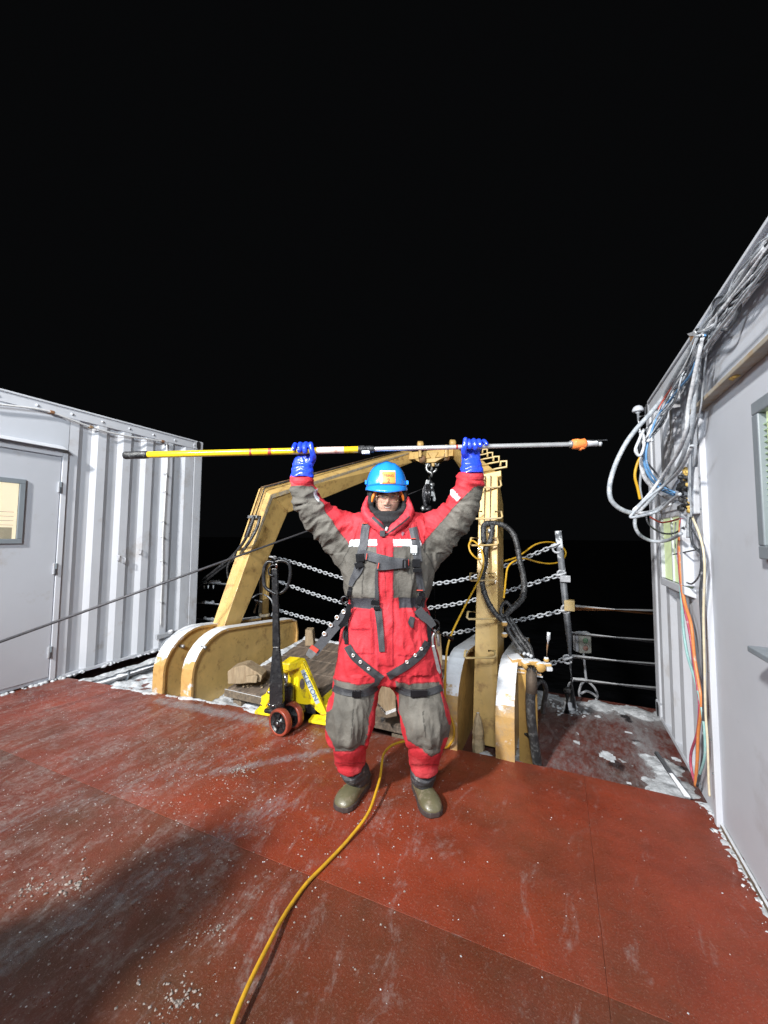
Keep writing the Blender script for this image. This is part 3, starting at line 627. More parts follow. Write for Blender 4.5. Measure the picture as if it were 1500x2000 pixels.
# two pipes, nipples, cable brackets on the starboard leg
for k, off in enumerate((.055, .105)):
    a = RB[1].lerp(RK[1], .66)+V((off, -.02, 0)); b = RK[1]+V((off, -.022, .01)); c2 = RK[1].lerp(RT[1], .9)+V((off, 0, .015))
    G().tube([a, b, c2], .007, 8).obj('hydraulic_line', m_rust, af)
    p = RB[1].lerp(RK[1], .76)+V((off, -.02, 0)); G().lathe(p, (0, 0, 1), [(.016, 0), (.02, .004), (.02, .03), (.016, .034)], 8).obj('pipe_union', m_steel, af)
m_brk = M('bracket paint', (.58, .42, .18), .45, var=.2, dirt=(.4, .36, .28), dirt_amt=.4)
def rung(xl, xr, y, lift=13, mat=m_brk, tilt=0):
    dd = 3.0+(1280-y)*.0014-.02 if y > 940 else 3.45
    a = [DP(xl+2, y-lift, dd-.03), DP(xl, y-2, dd-.05), DP(xl+3, y+1, dd-.055), DP((xl+xr)/2, y+1+tilt/2, dd-.055), DP(xr-3, y+tilt, dd-.055), DP(xr, y-3+tilt, dd-.05), DP(xr-2, y-lift+tilt, dd-.03)]
    g = G(); g.tube(a, .0085, 8)
    g.tube([a[0], DP(xl+16, y-lift, dd+.0)], .0085, 8); g.tube([a[-1], DP(xr-14, y-lift+tilt, dd+.0)], .0085, 8); return g
for xl, xr, y in ((930, 979, 951), (925, 981, 1012), (918, 973, 1064), (917, 968, 1133), (912, 972, 1208), (907, 968, 1284)):
    rung(xl, xr, y).obj('cable_rung', m_brk, af)
for t in (.04, .17, .30, .43):
    p = RK[1].lerp(RT[1], t); q = RK[0].lerp(RT[0], t); out = V((.10, 0, 0)); upv = V((0, 0, .085))
    g = G(); g.tube([p+V((-.02, 0, .02)), q+V((.01, 0, .02)), q+out+V((0, 0, .03)), q+out+upv, q+out*.5+upv*1.0, q+out*.45+V((0, 0, .04))], .011, 8); g.obj('cable_rung', m_brk, af)
g = G(); g.prism([RK[1]+V((-.012, -.006, -.03)), RK[0]+V((.03, -.006, -.03)), RK[0]+V((.03, -.006, .02)), RK[1]+V((-.012, -.006, .03))], (0, .05, -.03)); g.obj('knee_plate', m_yel, af, bevel=.004)
for xo in (.03, .10):
    g = G(); g.prism([RK[1]+V((xo, .03, .02)), RK[1]+V((xo+.035, .03, .02)), RK[1].lerp(RT[1], .22)+V((xo+.035, 0, .02)), RK[1].lerp(RT[1], .22)+V((xo, 0, .02))], (0, 0, .006)); g.obj('snow_cap', m_snow, af)

# leg housings: two cheeks each, flange and web
def housing(xr, xl, y0, top, par, length=1.55, mat_f=m_yelice):
    """one cheek: flange from xl to xr swept along the profile, web set back on both sides"""
    prof = [(y0, LZ), (y0, top-.36)]
    for k in range(1, 9):
        a = math.pi/2*k/8; prof.append((y0+.40*(1-math.cos(a)), top-.36+.36*math.sin(a)))
    prof += [(y0+length-.12, top-.10), (y0+length-.04, top-.14), (y0+length, top-.28), (y0+length, LZ)]
    P = [V((xl, y, z)) for y, z in prof]; n = len(P); t = .022
    inner = []
    for i, (y, z) in enumerate(prof):
        a = prof[max(i-1, 0)]; b = prof[min(i+1, n-1)]; d = V((0, b[0]-a[0], b[1]-a[1])).normalized(); nrm = V((0, d.z, -d.y)); inner.append(P[i]+nrm*t)
    vs = P+inner+[p+V((xr-xl, 0, 0)) for p in P]+[p+V((xr-xl, 0, 0)) for p in inner]
    fs = []
    for i in range(n-1): fs += [(i, i+1, 2*n+i+1, 2*n+i), (n+i+1, n+i, 3*n+i, 3*n+i+1), (i+1, i, n+i, n+i+1), (2*n+i, 2*n+i+1, 3*n+i+1, 3*n+i)]
    fs += [(0, n, 3*n, 2*n), (n-1, 2*n-1, 4*n-1, 3*n-1)]
    h = G().add(vs, fs, True).obj('cheek_flange', mat_f, par); h.data.polygons.foreach_set('use_smooth', [False]*len(h.data.polygons))
    web = [p+V((xr-xl-.035, 0, 0)) for p in inner]
    G().prism(web, (-.014, 0, 0)).obj('cheek_web', m_yel, par)
m_yelst = M('stained iced flange', (.50, .31, .11), .5, var=.15, scale=9, bump=.35, dirt=(.27, .21, .15), dirt_amt=.55, dirt_scale=9, snow=.74, snow_scale=7, snow_n=.30)
ph = thing('leg_housing', (-3.2, 2.5, LZ), 'snow capped yellow port leg housing of two rounded steel cheeks', 'gantry foot')
housing(-3.01, -3.145, 2.50, .53, ph); housing(-3.335, -3.475, 2.46, .53, ph)
for x, px, py in ((-3.37, 355, 1262), (-3.045, 397, 1264)):
    p = XP(px, py, x+.02); G().lathe(p-V((.02, 0, 0)), (1, 0, 0), [(.016, 0), (.016, .05), (.010, .055)], 10).obj('pin', m_steel, ph)
shh = thing('leg_housing', (-.5, 2.7, LZ), 'iced yellow starboard leg housing of two upright steel cheeks', 'gantry foot')
housing(-.655, -.775, 2.675, .57, shh, mat_f=m_yelst); housing(-.285, -.405, 2.70, .56, shh, mat_f=m_yelst)
G().box(-.285, -.16, 3.0, 3.03, LZ, .50).obj('rib', m_yelsnow, shh)
# frosted stump and ice between the cheeks
g = G(); p = DP(934, 1462, 2.78); g.lathe(V((p.x, p.y, LZ)), (0, 0, 1), [(.036, 0), (.040, .1), (.045, .17), (.035, .20), (.042, .24), (.030, .31), (.010, .37)], 9, False); g.obj('ice_stump', M('iced stump', (.42, .33, .20), .6, var=.4, scale=20, bump=.5, snow=.5), shh)
g = G(); g.blob(DP(948, 1476, 2.72), .05, .35, 3, .5, 2); g.obj('snow_lump', m_snow, shh)

# ------------------------------------------------------------------ chain builder
def link_g(g, c, t, n1, L, W, r, seg=10):
    pts = []
    for k in range(seg):
        a = 2*math.pi*k/seg; ca, sa = math.cos(a), math.sin(a)
        pts.append(c+t*(math.copysign(1, ca)*(L/2-W/2)*(abs(ca) > .2)+ca*W/2)+n1*(sa*W/2))
    g.tube(pts, r, 6, closed=True)
def chain(name, pts, label, group=None, L=.056, W=.034, r=.0066, mat=None, ends=True):
    C = [V(p) for p in crom(pts, 30)]; tot = [0]
    for i in range(1, len(C)): tot.append(tot[-1]+(C[i]-C[i-1]).length)
    th = thing(name, C[0], label, 'chain', group); g = G(); pitch = L-2*r*1.15; n = int(tot[-1]/pitch)
    for k in range(n+1):
        d = k*pitch; i = min(max(1, np.searchsorted(tot, d)), len(C)-1); u = (d-tot[i-1])/max(1e-9, tot[i]-tot[i-1]); p = C[i-1].lerp(C[i], u); t = (C[i]-C[i-1]).normalized()
        a, b = perp(t); n1 = a*math.cos(.4+(k % 2)*math.pi/2)+b*math.sin(.4+(k % 2)*math.pi/2)
        link_g(g, p, t, n1, L, W, r)
    o = g.obj('links', mat or m_chain, th); o['kind'] = 'stuff'
    if ends:
        for p, q in ((C[0], C[1]), (C[-1], C[-2])):
            t = (q-p).normalized(); gg = G(); link_g(gg, p, t, perp(t)[0], .085, .05, .009, 12); gg.obj('shackle', m_frost, th)
    return th
CY = 4.08
ch = 'icy guard chains slung across the stern'
chain('guard_chain', [YP(x, y, CY) for x, y in ((532, 1088), (575, 1099), (672, 1130), (760, 1143), (850, 1140), (925, 1127), (1000, 1100), (1085, 1065))], 'topmost guard chain, hanging from the port leg to the top of the leaning rail post', ch)
chain('guard_chain', [YP(x, y, CY) for x, y in ((548, 1137), (600, 1156), (672, 1178), (760, 1192), (850, 1186), (925, 1172), (1000, 1152), (1096, 1122))], 'second guard chain down, passing behind the waist of the person', ch)
chain('guard_chain', [YP(x, y, CY) for x, y in ((545, 1192), (600, 1208), (672, 1224), (760, 1240), (850, 1240), (925, 1230), (1000, 1214), (1104, 1192))], 'third guard chain down, passing behind the hips of the person', ch)
chain('guard_chain', [YP(x, y, CY) for x, y in ((1040, 1306), (1070, 1298), (1108, 1286))], 'short lowest chain tied to the foot of the rail post', ch)

# ------------------------------------------------------------------ rails
rl = thing('guard_rail', YP(1118, 1388, 4.1), 'grey pipe guard rail with a leaning frosted post and a rusty top bar', 'railing')
g = G(); g.tube([YP(1120, 1392, 4.1), YP(1110, 1230, 4.1), YP(1090, 1037, 4.1)], .030, 14); g.obj('post', M('dark frosted post', (.17, .18, .20), .55, var=.4, scale=14, bump=.3, snow=.55, snow_n=.3, snow_scale=14), rl)
for i, (x0, y0, x1, y1, r) in enumerate(((1112, 1186, 1300, 1197, .030), (1115, 1237, 1300, 1254, .019), (1117, 1282, 1300, 1300, .019), (1119, 1327, 1300, 1347, .019))):
    g = G(); g.tube([YP(x0, y0, 4.12), YP(x1, y1, 4.12)], r, 12)
    g.obj('rail_bar', M('rusty orange rail', (.62, .28, .10), .5, var=.3, scale=14, snow=.45) if i == 0 else m_frost, rl)
for x, y in ((1094, 1072), (1103, 1122), (1111, 1190), (1114, 1288)):
    p = YP(x-6, y, 4.08); g = G(); g.tube([p+V((math.cos(a)*.038, 0, math.sin(a)*.038)) for a in np.linspace(0, 6.28, 13)[:-1]], .010, 8, closed=True); g.obj('eye', m_frost, rl)
p = YP(1104, 1130, 4.09); G().obox(p+V((0, -.03, 0)), (1, 0, 0), .045, (0, 1, 0), .02, (0, 0, 1), .03).obj('clamp', m_frost, rl, bevel=.006)
p = YP(1112, 1182, 4.09); G().obox(p+V((0, -.0, 0)), (1, 0, 0), .045, (0, 1, 0), .045, (0, 0, 1), .05).obj('clamp', m_brk, rl, bevel=.006)
g = G(); g.tube([YP(1096, 1385, 4.0), YP(1112, 1388, 4.0)], .05, 12); 
g = G(); g.lathe(V((.05, 4.08, LZ)), (0, 0, 1), [(.06, 0), (.06, .02), (.036, .03), (.034, .07)], 14); g.obj('post_foot', m_frost, rl)
g = G()
for i in range(40): g.blob(V((.05+random.gauss(0, .14), 4.05+random.gauss(0, .08), LZ+.006)), .010+.022*random.random()**2, .45, i, .9, 1)
g.obj('snow', m_snow, label='snow heaped round the rail post foot', kind='stuff')
sp = thing('cable_standpipe', YP(1107, 1392, 4.0), 'short dark standpipe with a cable entering its top beside the rail post', 'pipe')
g = G(); g.tube([YP(1107, 1394, 4.0), YP(1108, 1350, 4.0)], .028, 12); g.obj('pipe', m_rubber, sp); G().lathe(YP(1108, 1352, 4.0), (0, 0, 1), [(.031, 0), (.031, .03), (.016, .045)], 12).obj('gland', m_rubber, sp)
# control box
D4 = 3.98
bx = thing('control_box', DP(1139, 1254, D4), 'small grey push button box with green and red buttons on the rail', 'switch box')
cc = DP(1139, 1254, D4); UPV = V((0, 0, 1))
G().obox(cc, LAT, .060, FH, .045, UPV, .100).obj('box_shell', M('grey enclosure', (.36, .36, .32), .5, var=.15, snow=.2), bx, bevel=.008)
for dz, mt, nm in ((.025, (.10, .36, .14), 'green_button'), (-.048, (.55, .20, .14), 'red_button')):
    c3 = cc+UPV*dz-FH*.045; G().lathe(c3, -FH, [(.026, 0), (.026, .006), (.020, .008), (.019, .016), (.014, .019)], 16).obj(nm, M(nm.replace('_', ' '), tuple(.5*c_+.12 for c_ in mt), .4, var=.1), bx)
c3 = cc-UPV*.048-FH*.062; G().lathe(c3, -FH, [(.010, 0), (.009, .004)], 10).obj('button_cap', m_rust, bx)
G().obox(cc+LAT*-.075, LAT, .014, FH, .03, UPV, .09).obj('mounting_lug', m_frost, bx, bevel=.004)
wc = thing('box_cable', DP(1140, 1274, D4), 'frosted grey cable from the control box coiled on the lowest rail', 'cable')
path = [(1139, 1272), (1142, 1300), (1145, 1326), (1150, 1332), (1162, 1345), (1167, 1360), (1160, 1372), (1148, 1375), (1135, 1366), (1131, 1352), (1136, 1336), (1142, 1330)]
g = G(); g.tube(crom([DP(x, y, D4-.02+.004*i) for i, (x, y) in enumerate(path)], 6), .012, 8); g.obj('cable', m_frost, wc)
g = G(); g.tube(crom([DP(x, y, D4-.03) for x, y in ((1133, 1356), (1145, 1350), (1158, 1355), (1166, 1362))], 6), .012, 8); g.obj('cable', m_frost, wc)
g = G(); g.tube(crom([DP(x, y, D4-.03) for x, y in ((1108, 1350), (1112, 1335), (1128, 1326), (1146, 1328))], 6), .010, 8); g.obj('cable', m_frost, wc)
# port rail stubs, furred with ice
pr = thing('guard_rail', YP(395, 1140, 4.25), 'icy port guard rail bars between the container and the gantry leg', 'railing')
for (x0, y0, x1, y1) in ((360, 1136, 470, 1143), (360, 1176, 465, 1183), (360, 1206, 450, 1215)):
    G().tube([YP(x0, y0, 4.25), YP(x1, y1, 4.25)], .022, 10).obj('rail_bar', m_chain, pr)
g = G(); q = random.Random(3)
for i in range(46):
    y = q.choice([1138, 1139, 1178, 1209]); x = 396+q.random()**1.5*34; g.blob(YP(x, y-2+(2 if y > 1150 else 0)*q.random(), 4.25), .014+.016*q.random(), .9, i, .5, 1)
for x in (399, 407, 417): g.lathe(YP(x, 1143, 4.25), (0, 0, -1), [(.012, 0), (.010, .03), (.004, .055)], 8)
g.obj('ice_fur', m_snow, pr)['kind'] = 'stuff'

# ------------------------------------------------------------------ hanging block
B6 = 6.1
sb = thing('snatch_block', DP(845, 900, B6), 'black greasy snatch block hanging on galvanised chain from the gantry beam', 'pulley block')
def ring(c, n_, R, r, k=14, sx=1.0): 
    a, b = perp(V(n_).normalized()); return G().tube([c+a*(math.cos(t)*R)+b*(math.sin(t)*R*sx) for t in np.linspace(0, 2*math.pi, k+1)[:-1]], r, 8, closed=True)
ring(DP(843, 913, B6), FH+LAT*.3, .085, .022).obj('shackle', m_steel, sb)
ring(DP(836, 906, B6), LAT+FH, .045, .016).obj('shackle_bolt', m_steel, sb); ring(DP(853, 905, B6), LAT+FH, .045, .016).obj('shackle_bolt', m_steel, sb)
ring(DP(843, 922, B6), LAT, .05, .017, sx=1.5).obj('chain_link', m_steel, sb)
g = G(); g.tube([DP(839, 930, B6), DP(840, 942, B6)], .05, 12, radii=[.035, .05]); g.lathe(DP(843, 944, B6), (0, 0, -1), [(.045, 0), (.055, .02), (.045, .05), (.03, .06)], 12); g.obj('swivel', m_steel, sb)
def outline(pts, d, th): return G().prism([DP(x, y, d) for x, y in pts], FH*th)
outline([(833, 936), (840, 938), (838, 946), (830, 947)], B6-.06, .12).obj('yoke', m_steel, sb, bevel=.008)
outline([(829, 946), (837, 944), (837, 962), (836, 980), (833, 994), (827, 986), (824, 968), (825, 955)], B6-.10, .05).obj('cheek_plate', m_blockm, sb, bevel=.014)
outline([(839, 946), (847, 948), (849, 958), (845, 966), (840, 975), (836, 990), (838, 962)], B6-.02, .06).obj('cheek_plate', m_blockm, sb, bevel=.014)
G().lathe(DP(832, 966, B6-.04), LAT-FH*.2, [(.14, 0), (.17, .01), (.14, .035), (.14, .045), (.17, .07), (.14, .08)], 24).obj('sheave', m_blockm, sb)
outline([(841, 958), (849, 960), (852, 975), (850, 980), (845, 979), (846, 970), (840, 970)], B6-.03, .05).obj('latch', m_steel, sb, bevel=.01)
G().blob(DP(836, 994, B6-.02), .07, .8, 3, .3, 2).obj('hub', m_blockm, sb); G().blob(DP(826, 993, B6-.02), .035, 1.3, 4, .3, 2).obj('grease_nipple', m_steel, sb)
G().blob(DP(842, 954, B6-.02), .045, 1.0, 5, .3, 2).obj('pin', m_steel, sb)
# wire rope led from the block down to port and forward
wr = thing('wire_rope', DP(834, 956, B6), 'dark wire rope stretched from the block past the gantry leg and the port container', 'rope')
a, b, c4 = DP(834, 951, B6), DP(790, 969, 5.7), DP(-140, 1304, 2.55)
g = G(); g.tube([a, b, b.lerp(c4, .5), c4], .0105, 8); g.obj('rope', m_rope, wr)
gr = G()
for t in (.345,): gr.blob(b.lerp(c4, t), .020, 1, 2, .4, 1)
gr.obj('rope_splice', m_rope, wr)
tl = thing('tag_line', DP(852, 1245, 2.6), 'thin tag line hanging straight down beside the right hip of the person', 'line')
G().tube([DP(846, 1096, 2.6), DP(852, 1246, 2.6)], .0022, 6).obj('line', m_rope, tl)
# bent conduit hoses by the port leg
hp = thing('hydraulic_hose', DP(395, 1135, 4.6), 'pair of dark hydraulic hoses running from the port leg clamp out past the container', 'hose')
for k, pts in enumerate((((497, 1008, 4.30), (488, 1030, 4.28), (478, 1055, 4.28), (455, 1085, 4.6), (425, 1110, 5.2), (370, 1152, 6.4)), ((508, 1008, 4.30), (500, 1035, 4.25), (480, 1068, 4.25), (462, 1088, 4.6), (430, 1112, 5.2), (370, 1160, 6.4)))):
    G().tube(crom([DP(*p) for p in pts], 8), .017, 10).obj('hose', m_rubber, hp)
G().tube(crom([DP(*p) for p in ((462, 1080, 4.45), (450, 1095, 4.5), (444, 1112, 4.55), (447, 1135, 4.6))], 6), .012, 8).obj('hose', m_rubber, hp)
p = DP(499, 1010, 4.3)
# hydraulic ram behind the jack
ram = thing('hydraulic_ram', YP(518, 1240, 3.75), 'yellow upright hydraulic ram behind the pallet jack handle', 'hydraulic ram')
G().tube([YP(516, 1250, 3.75), YP(521, 1092, 3.75)], .052, 16).obj('ram_tube', m_yel, ram); G().tube([YP(508, 1250, 3.80), YP(512, 1092, 3.80)], .03, 10).obj('ram_pipe', m_sb, ram)
G().lathe(YP(517, 1204, 3.75), (0, 0, 1), [(.058, 0), (.064, .006), (.064, .028), (.058, .034)], 18).obj('ram_band', m_sb, ram)
G().tube([YP(498, 1172, 3.7), YP(512, 1176, 3.7)], .012, 8).obj('pin', m_frost, ram); G().tube([YP(503, 1174, 3.7), YP(496, 1197, 3.7)], .012, 8).obj('toggle', m_rust, ram)
G().tube(crom([YP(x, y, 3.72) for x, y in ((492, 1168), (505, 1160), (518, 1162), (530, 1172), (534, 1190), (530, 1203))], 6), .008, 8).obj('hose', m_cg, ram)

# ------------------------------------------------------------------ plank ramp behind the jack
rp = thing('plank_ramp', (-2, 3.3, LZ), 'ramp of worn grey planks edged with snow behind the pallet jack', 'ramp')
ry0, ry1, rz0, rz1, rx0, rx1 = 2.77, 4.02, .02, .19, -2.88, -1.02
n = 5
for i in range(n):
    a = ry0+(ry1-ry0)*i/n+.004; b = ry0+(ry1-ry0)*(i+1)/n-.004; za = rz0+(rz1-rz0)*i/n+random.uniform(-.004, .004); zb = rz0+(rz1-rz0)*(i+1)/n; e0 = rx0+random.uniform(-.02, .03); e1 = rx1+random.uniform(-.03, .02)
    G().hexa([(e0, a, za-.05), (e1, a, za-.05), (e1, b, zb-.05), (e0, b, zb-.05), (e0, a, za), (e1, a, za), (e1, b, zb), (e0, b, zb)]).obj('plank', m_plank, rp, bevel=.006)
for x in (-2.78, -2.45, -1.9, -1.15): G().box(x-.05, x+.05, 2.82, 3.95, LZ, rz0-.052).obj('bearer', m_wood, rp)
G().box(-2.885, -2.0, ry0-.012, ry0+.0, -.055, .012).obj('edge_board', m_wood, rp, bevel=.004)
snow_sheet('snow_edge', -2.9, -2.78, 2.9, 4.05, .0, lambda x, y: .9*bell(x, -2.88, .045), m_snow, None, None, step=.012, hgt=.03, seed=41, par=rp, kind=None)
for o in (bpy.data.objects[-1],): pass
def lift_to_ramp(o):
    for v in o.data.vertices: v.co.z += np.interp(v.co.y, [ry0, ry1], [rz0, rz1])
se = [o for o in rp.children if o.name.startswith('snow_edge')][0]; lift_to_ramp(se)
snow_sheet('snow_edge', -2.88, -1.0, 3.93, 4.05, .0, lambda x, y: .85*bell(y, 4.0, .05), m_snow, None, None, step=.012, hgt=.03, seed=43, par=rp, kind=None)
se = [o for o in rp.children if o.name.startswith('snow_edge')][-1]; lift_to_ramp(se)
def wood_post(px, ybot, ytop, d, w_, lab, mat=m_woodl, tilt=0, dep=.06):
    a = DP(px, ybot, d); b = DP(px+tilt, ytop, d); g = G(); L_ = LAT*w_; F_ = FH*dep
    c8 = [a-L_, a+L_, a+L_+F_*2, a-L_+F_*2, b-L_*.9, b+L_*.7-V((0, 0, .012)), b+L_*.7+F_*2, b-L_*.9+F_*2]
    o = g.hexa(c8).obj('wood_block', mat, label=lab, cat='wood block', bevel=.008); return o
wood_post(604, 1262, 1230, 4.35, .050, 'pale wooden stub at the back of the plank ramp left of the person')
wood_post(853, 1300, 1236, 3.5, .055, 'reddish upright wooden block behind the right hip of the person')
def wedge(pts, d, th, lab, mat=m_woodl, bev=.006): return G().prism([DP(x, y, d) for x, y in pts], FH*th).obj('wood_block', mat, label=lab, cat='wood block', bevel=bev)
wedge([(445, 1336), (444, 1312), (452, 1306), (472, 1300), (480, 1300), (500, 1312), (512, 1320), (509, 1332), (470, 1336)], 3.62, .16, 'broken timber chock on the near left corner of the ramp')
wedge([(478, 1334), (480, 1322), (500, 1319), (503, 1322), (501, 1334)], 3.58, .05, 'small split wood piece lying before the broken chock')
g = G(); p = ZP(468, 1330, .03)
for i in range(40): g.blob(V((-2.8+random.random()*.5, 2.82+random.random()*.25, .03+.02*random.random())), .008+.012*random.random(), .6, i, .6, 1)
g.obj('wood_chips', m_woodl, label='wood chips and slush littering the near corner of the ramp', kind='stuff')
wedge([(734, 1384), (736, 1340), (742, 1325), (752, 1318), (765, 1330), (772, 1350), (774, 1388), (755, 1394)], 2.98, .14, 'cut timber block seen between the legs of the person')
wedge([(731, 1398), (728, 1372), (736, 1376), (754, 1396), (774, 1388), (776, 1399), (752, 1404)], 2.93, .10, 'dark wooden foot under the cut timber block', m_wood)
G().prism([DP(743, 1402, 2.93), DP(754, 1401, 2.93), DP(750, 1408, 2.9), DP(746, 1412, 2.88)], FH*.02).obj('strap_tail', m_rubber, label='black strap tail hanging below the timber block', cat='strap')

# ------------------------------------------------------------------ pallet jack
W0 = ZP(509, 1386, .03); W1 = ZP(641, 1407, .03); W0.z = W1.z = 0
JC = (W0+W1)/2; JW = (W1-W0).normalized(); JN = V((JW.y, -JW.x, 0));
if JN.dot(FH) > 0: JN = -JN
def J(w_, n_, z): return JC+JW*w_+JN*n_+V((0, 0, z))
pj = thing('pallet_jack', JC, 'yellow pallet jack with a black handle and red rimmed steering wheels', 'pallet jack')
hw = (W1-W0).length/2
out = [(-hw-.01, .015), (-hw+.03, .105), (-hw+.075, .16), (-.075, .43), (-.06, .455), (.085, .455), (.10, .43), (hw-.05, .13), (hw+.0, .07), (hw+.01, .015), (hw-.05, .015), (hw-.055, .06), (hw-.10, .085), (hw-.16, .12), (-hw+.16, .12), (-hw+.10, .085), (-hw+.055, .06), (-hw+.05, .015)]
body_g = G(); body_g.prism([J(a, .0, z) for a, z in out], -JN*.035)
pbm = body_g.obj('fork_frame', m_jack, pj, bevel=.006)
for s in (-1, 1):     # lipped flanges down both slopes
    a0, z0_, a1, z1_ = (s*.085, .447, s*(hw-.005), .085)
    d = V((a1-a0, z1_-z0_)).normalized() if False else None
    ln = math.hypot(a1-a0, z1_-z0_); ux, uz = (a1-a0)/ln, (z1_-z0_)/ln; nx_, nz_ = (uz, -ux) if s < 0 else (-uz, ux)
    wd = .058
    if nz_ > 0: nx_, nz_ = -nx_, -nz_
    P = [J(a0, .02, z0_), J(a1, .02, z1_), J(a1+nx_*wd, .02, z1_+nz_*wd*.6), J(a0+nx_*wd, .02, z0_+nz_*wd)]
    fl = G().prism(P, -JN*.018).obj('flange', m_jack, pj, bevel=.004)
    if s > 0:
        m_dec = M('grey blue decal', (.10, .15, .22), .35, var=.08); m_let = M('decal lettering', (.42, .48, .52), .4, var=.05)
        q0 = (a0+ux*.045+nx_*.010, z0_+uz*.045+nz_*.010); L1 = ln*.66
        m_let2 = m_let
        Pd = [J(q0[0], .0225, q0[1]), J(q0[0]+ux*L1, .0225, q0[1]+uz*L1), J(q0[0]+ux*L1+nx_*.036, .0225, q0[1]+uz*L1+nz_*.036), J(q0[0]+nx_*.036, .0225, q0[1]+nz_*.036)]
        dc_ = G().prism(Pd, JN*.001).obj('decal', m_let, fl)
        cxx = (q0[0]+ux*L1/2+nx_*.018, q0[1]+uz*L1/2+nz_*.018)
        text_on('decal_lettering', 'KLETON', m_dec, fl, lambda x, y: J(cxx[0]+ux*x-nx_*y, .0245, cxx[1]+uz*x-nz_*y), .060, .0012)
# lugs at the fork roots, forks, top cap
for s in (-1, 1):
    a = s*(hw-.06)
    G().hexa([J(a-.085, .05, .012), J(a+.085, .05, .012), J(a+.085, -.03, .012), J(a-.085, -.03, .012), J(a-.085, .05, .035), J(a+.085, .05, .035), J(a+.085, -.03, .05), J(a-.085, -.03, .05)]).obj('fork_root', m_jack, pj, bevel=.006)
    G().hexa([J(a-.08, -.03, .075), J(a+.08, -.03, .075), J(a+.07, -.55, .085), J(a-.07, -.55, .085), J(a-.08, -.03, .125), J(a+.08, -.03, .125), J(a+.07, -.55, .125), J(a-.07, -.55, .125)]).obj('fork', m_jack, pj, bevel=.008)
g = G(); g.hexa([J(-.075, .115, .405), J(.03, .115, .405), J(.095, -.03, .41), J(-.075, -.03, .41), J(-.06, .11, .465), J(.02, .11, .465), J(.085, -.03, .475), J(-.06, -.03, .475)]); g.obj('top_cap', m_jack, pj, bevel=.012)
g = G(); g.lathe(J(-.03, .075, .385), (0, 0, 1), [(.030, 0), (.036, .01), (.036, .05), (.03, .055)], 16); g.obj('ram_socket', m_jack, pj)
for wx, zc in ((-.0, .30), (.075, .28)):
    pts_ = [J(wx+.022*math.cos(a), .003, zc+(.042*math.sin(a))) for a in np.linspace(0, 6.28, 15)[:-1]]
    G().prism(pts_, JN*.004).obj('cutout', m_jack if wx < .05 else m_plank, pj)
G().lathe(J(-.03, .075, .20), (0, 0, 1), [(.017, 0), (.017, .19)], 14).obj('ram', m_chrome, pj)
g = G(); g.lathe(J(-.02, .095, .10), (0, 0, 1), [(.060, 0), (.064, .01), (.064, .17), (.054, .195), (.02, .20)], 18); g.obox(J(-.09, .09, .19), JW, .045, JN, .045, V((0, 0, 1)), .075); g.obj('pump', m_black, pj, bevel=.004)
g = G(); g.prism([J(-.17, .16, .085), J(.10, .16, .085), J(.13, .05, .085), (J(.10, -.02, .085)), J(-.15, -.02, .085)], (0, 0, .035)); g.obj('pump_base', m_black, pj, bevel=.012)
G().hexa([J(.02, .0, .05), J(.19, -.0, .06), J(.19, -.03, .06), J(.02, -.03, .05), J(.02, .0, .10), J(.19, -.0, .15), J(.19, -.03, .15), J(.02, -.03, .12)]).obj('linkage', m_black, pj, bevel=.004)
bl = G().lathe(J(-.135, .137, .15), JN, [(.012, 0), (.012, .006)], 8).obj('bolt', m_chrome, pj); copies(bl, [JW*.035+V((0, 0, -.01)), JW*-.005+V((0, 0, .09))], pj)
# handle
hd = 2.86
hb = [DP(541, 1372, hd), DP(541, 1330, hd), DP(540, 1262, hd+.02), DP(539, 1200, hd+.03), DP(537, 1110, hd+.03)]
def bar(g, P, ws, ds):
    vs = []; fs = []
    for p, w_, d_ in zip(P, ws, ds): vs += [p-LAT*w_-FH*d_, p+LAT*w_-FH*d_, p+LAT*w_+FH*d_, p-LAT*w_+FH*d_]
    for i in range(len(P)-1):
        for k in range(4): fs.append((i*4+k, i*4+(k+1) % 4, i*4+4+(k+1) % 4, i*4+4+k))
    fs += [(3, 2, 1, 0), tuple(len(vs)-4+k for k in range(4))]; return g.add(vs, fs)
g = G(); bar(g, hb[:3], [.048, .048, .022], [.03, .03, .02]); g.obj('handle_bracket', m_black, pj, bevel=.004)
g = G(); bar(g, [hb[2], hb[3], hb[4]], [.026, .022, .020], [.02, .02, .02]); g.obj('handle_bar', m_black, pj, bevel=.004)
lp = [(537, 1100), (525, 1097), (518, 1104), (515, 1118), (516, 1140), (520, 1149), (531, 1156), (538, 1160)]
g = G(); g.tube(crom([DP(x, y, hd+.01) for x, y in lp], 6), .0125, 10)
lp2 = [(535, 1098), (550, 1095), (562, 1099), (567, 1110), (566, 1130), (561, 1146), (552, 1156), (540, 1160)]
g.tube(crom([DP(x, y, hd+.05) for x, y in lp2], 6), .0115, 10); g.obj('handle_loop', m_black, pj)
g = G(); g.tube(crom([DP(x, y, hd) for x, y in ((540, 1104), (531, 1104), (525, 1112), (526, 1122), (534, 1124))], 5), .006, 8); g.obj('release_lever', m_black, pj)
G().lathe(DP(540, 1108, hd-.02), (0, 0, 1), [(.008, 0), (.01, .02), (.006, .03)], 8).obj('latch_pin', m_chrome, pj)
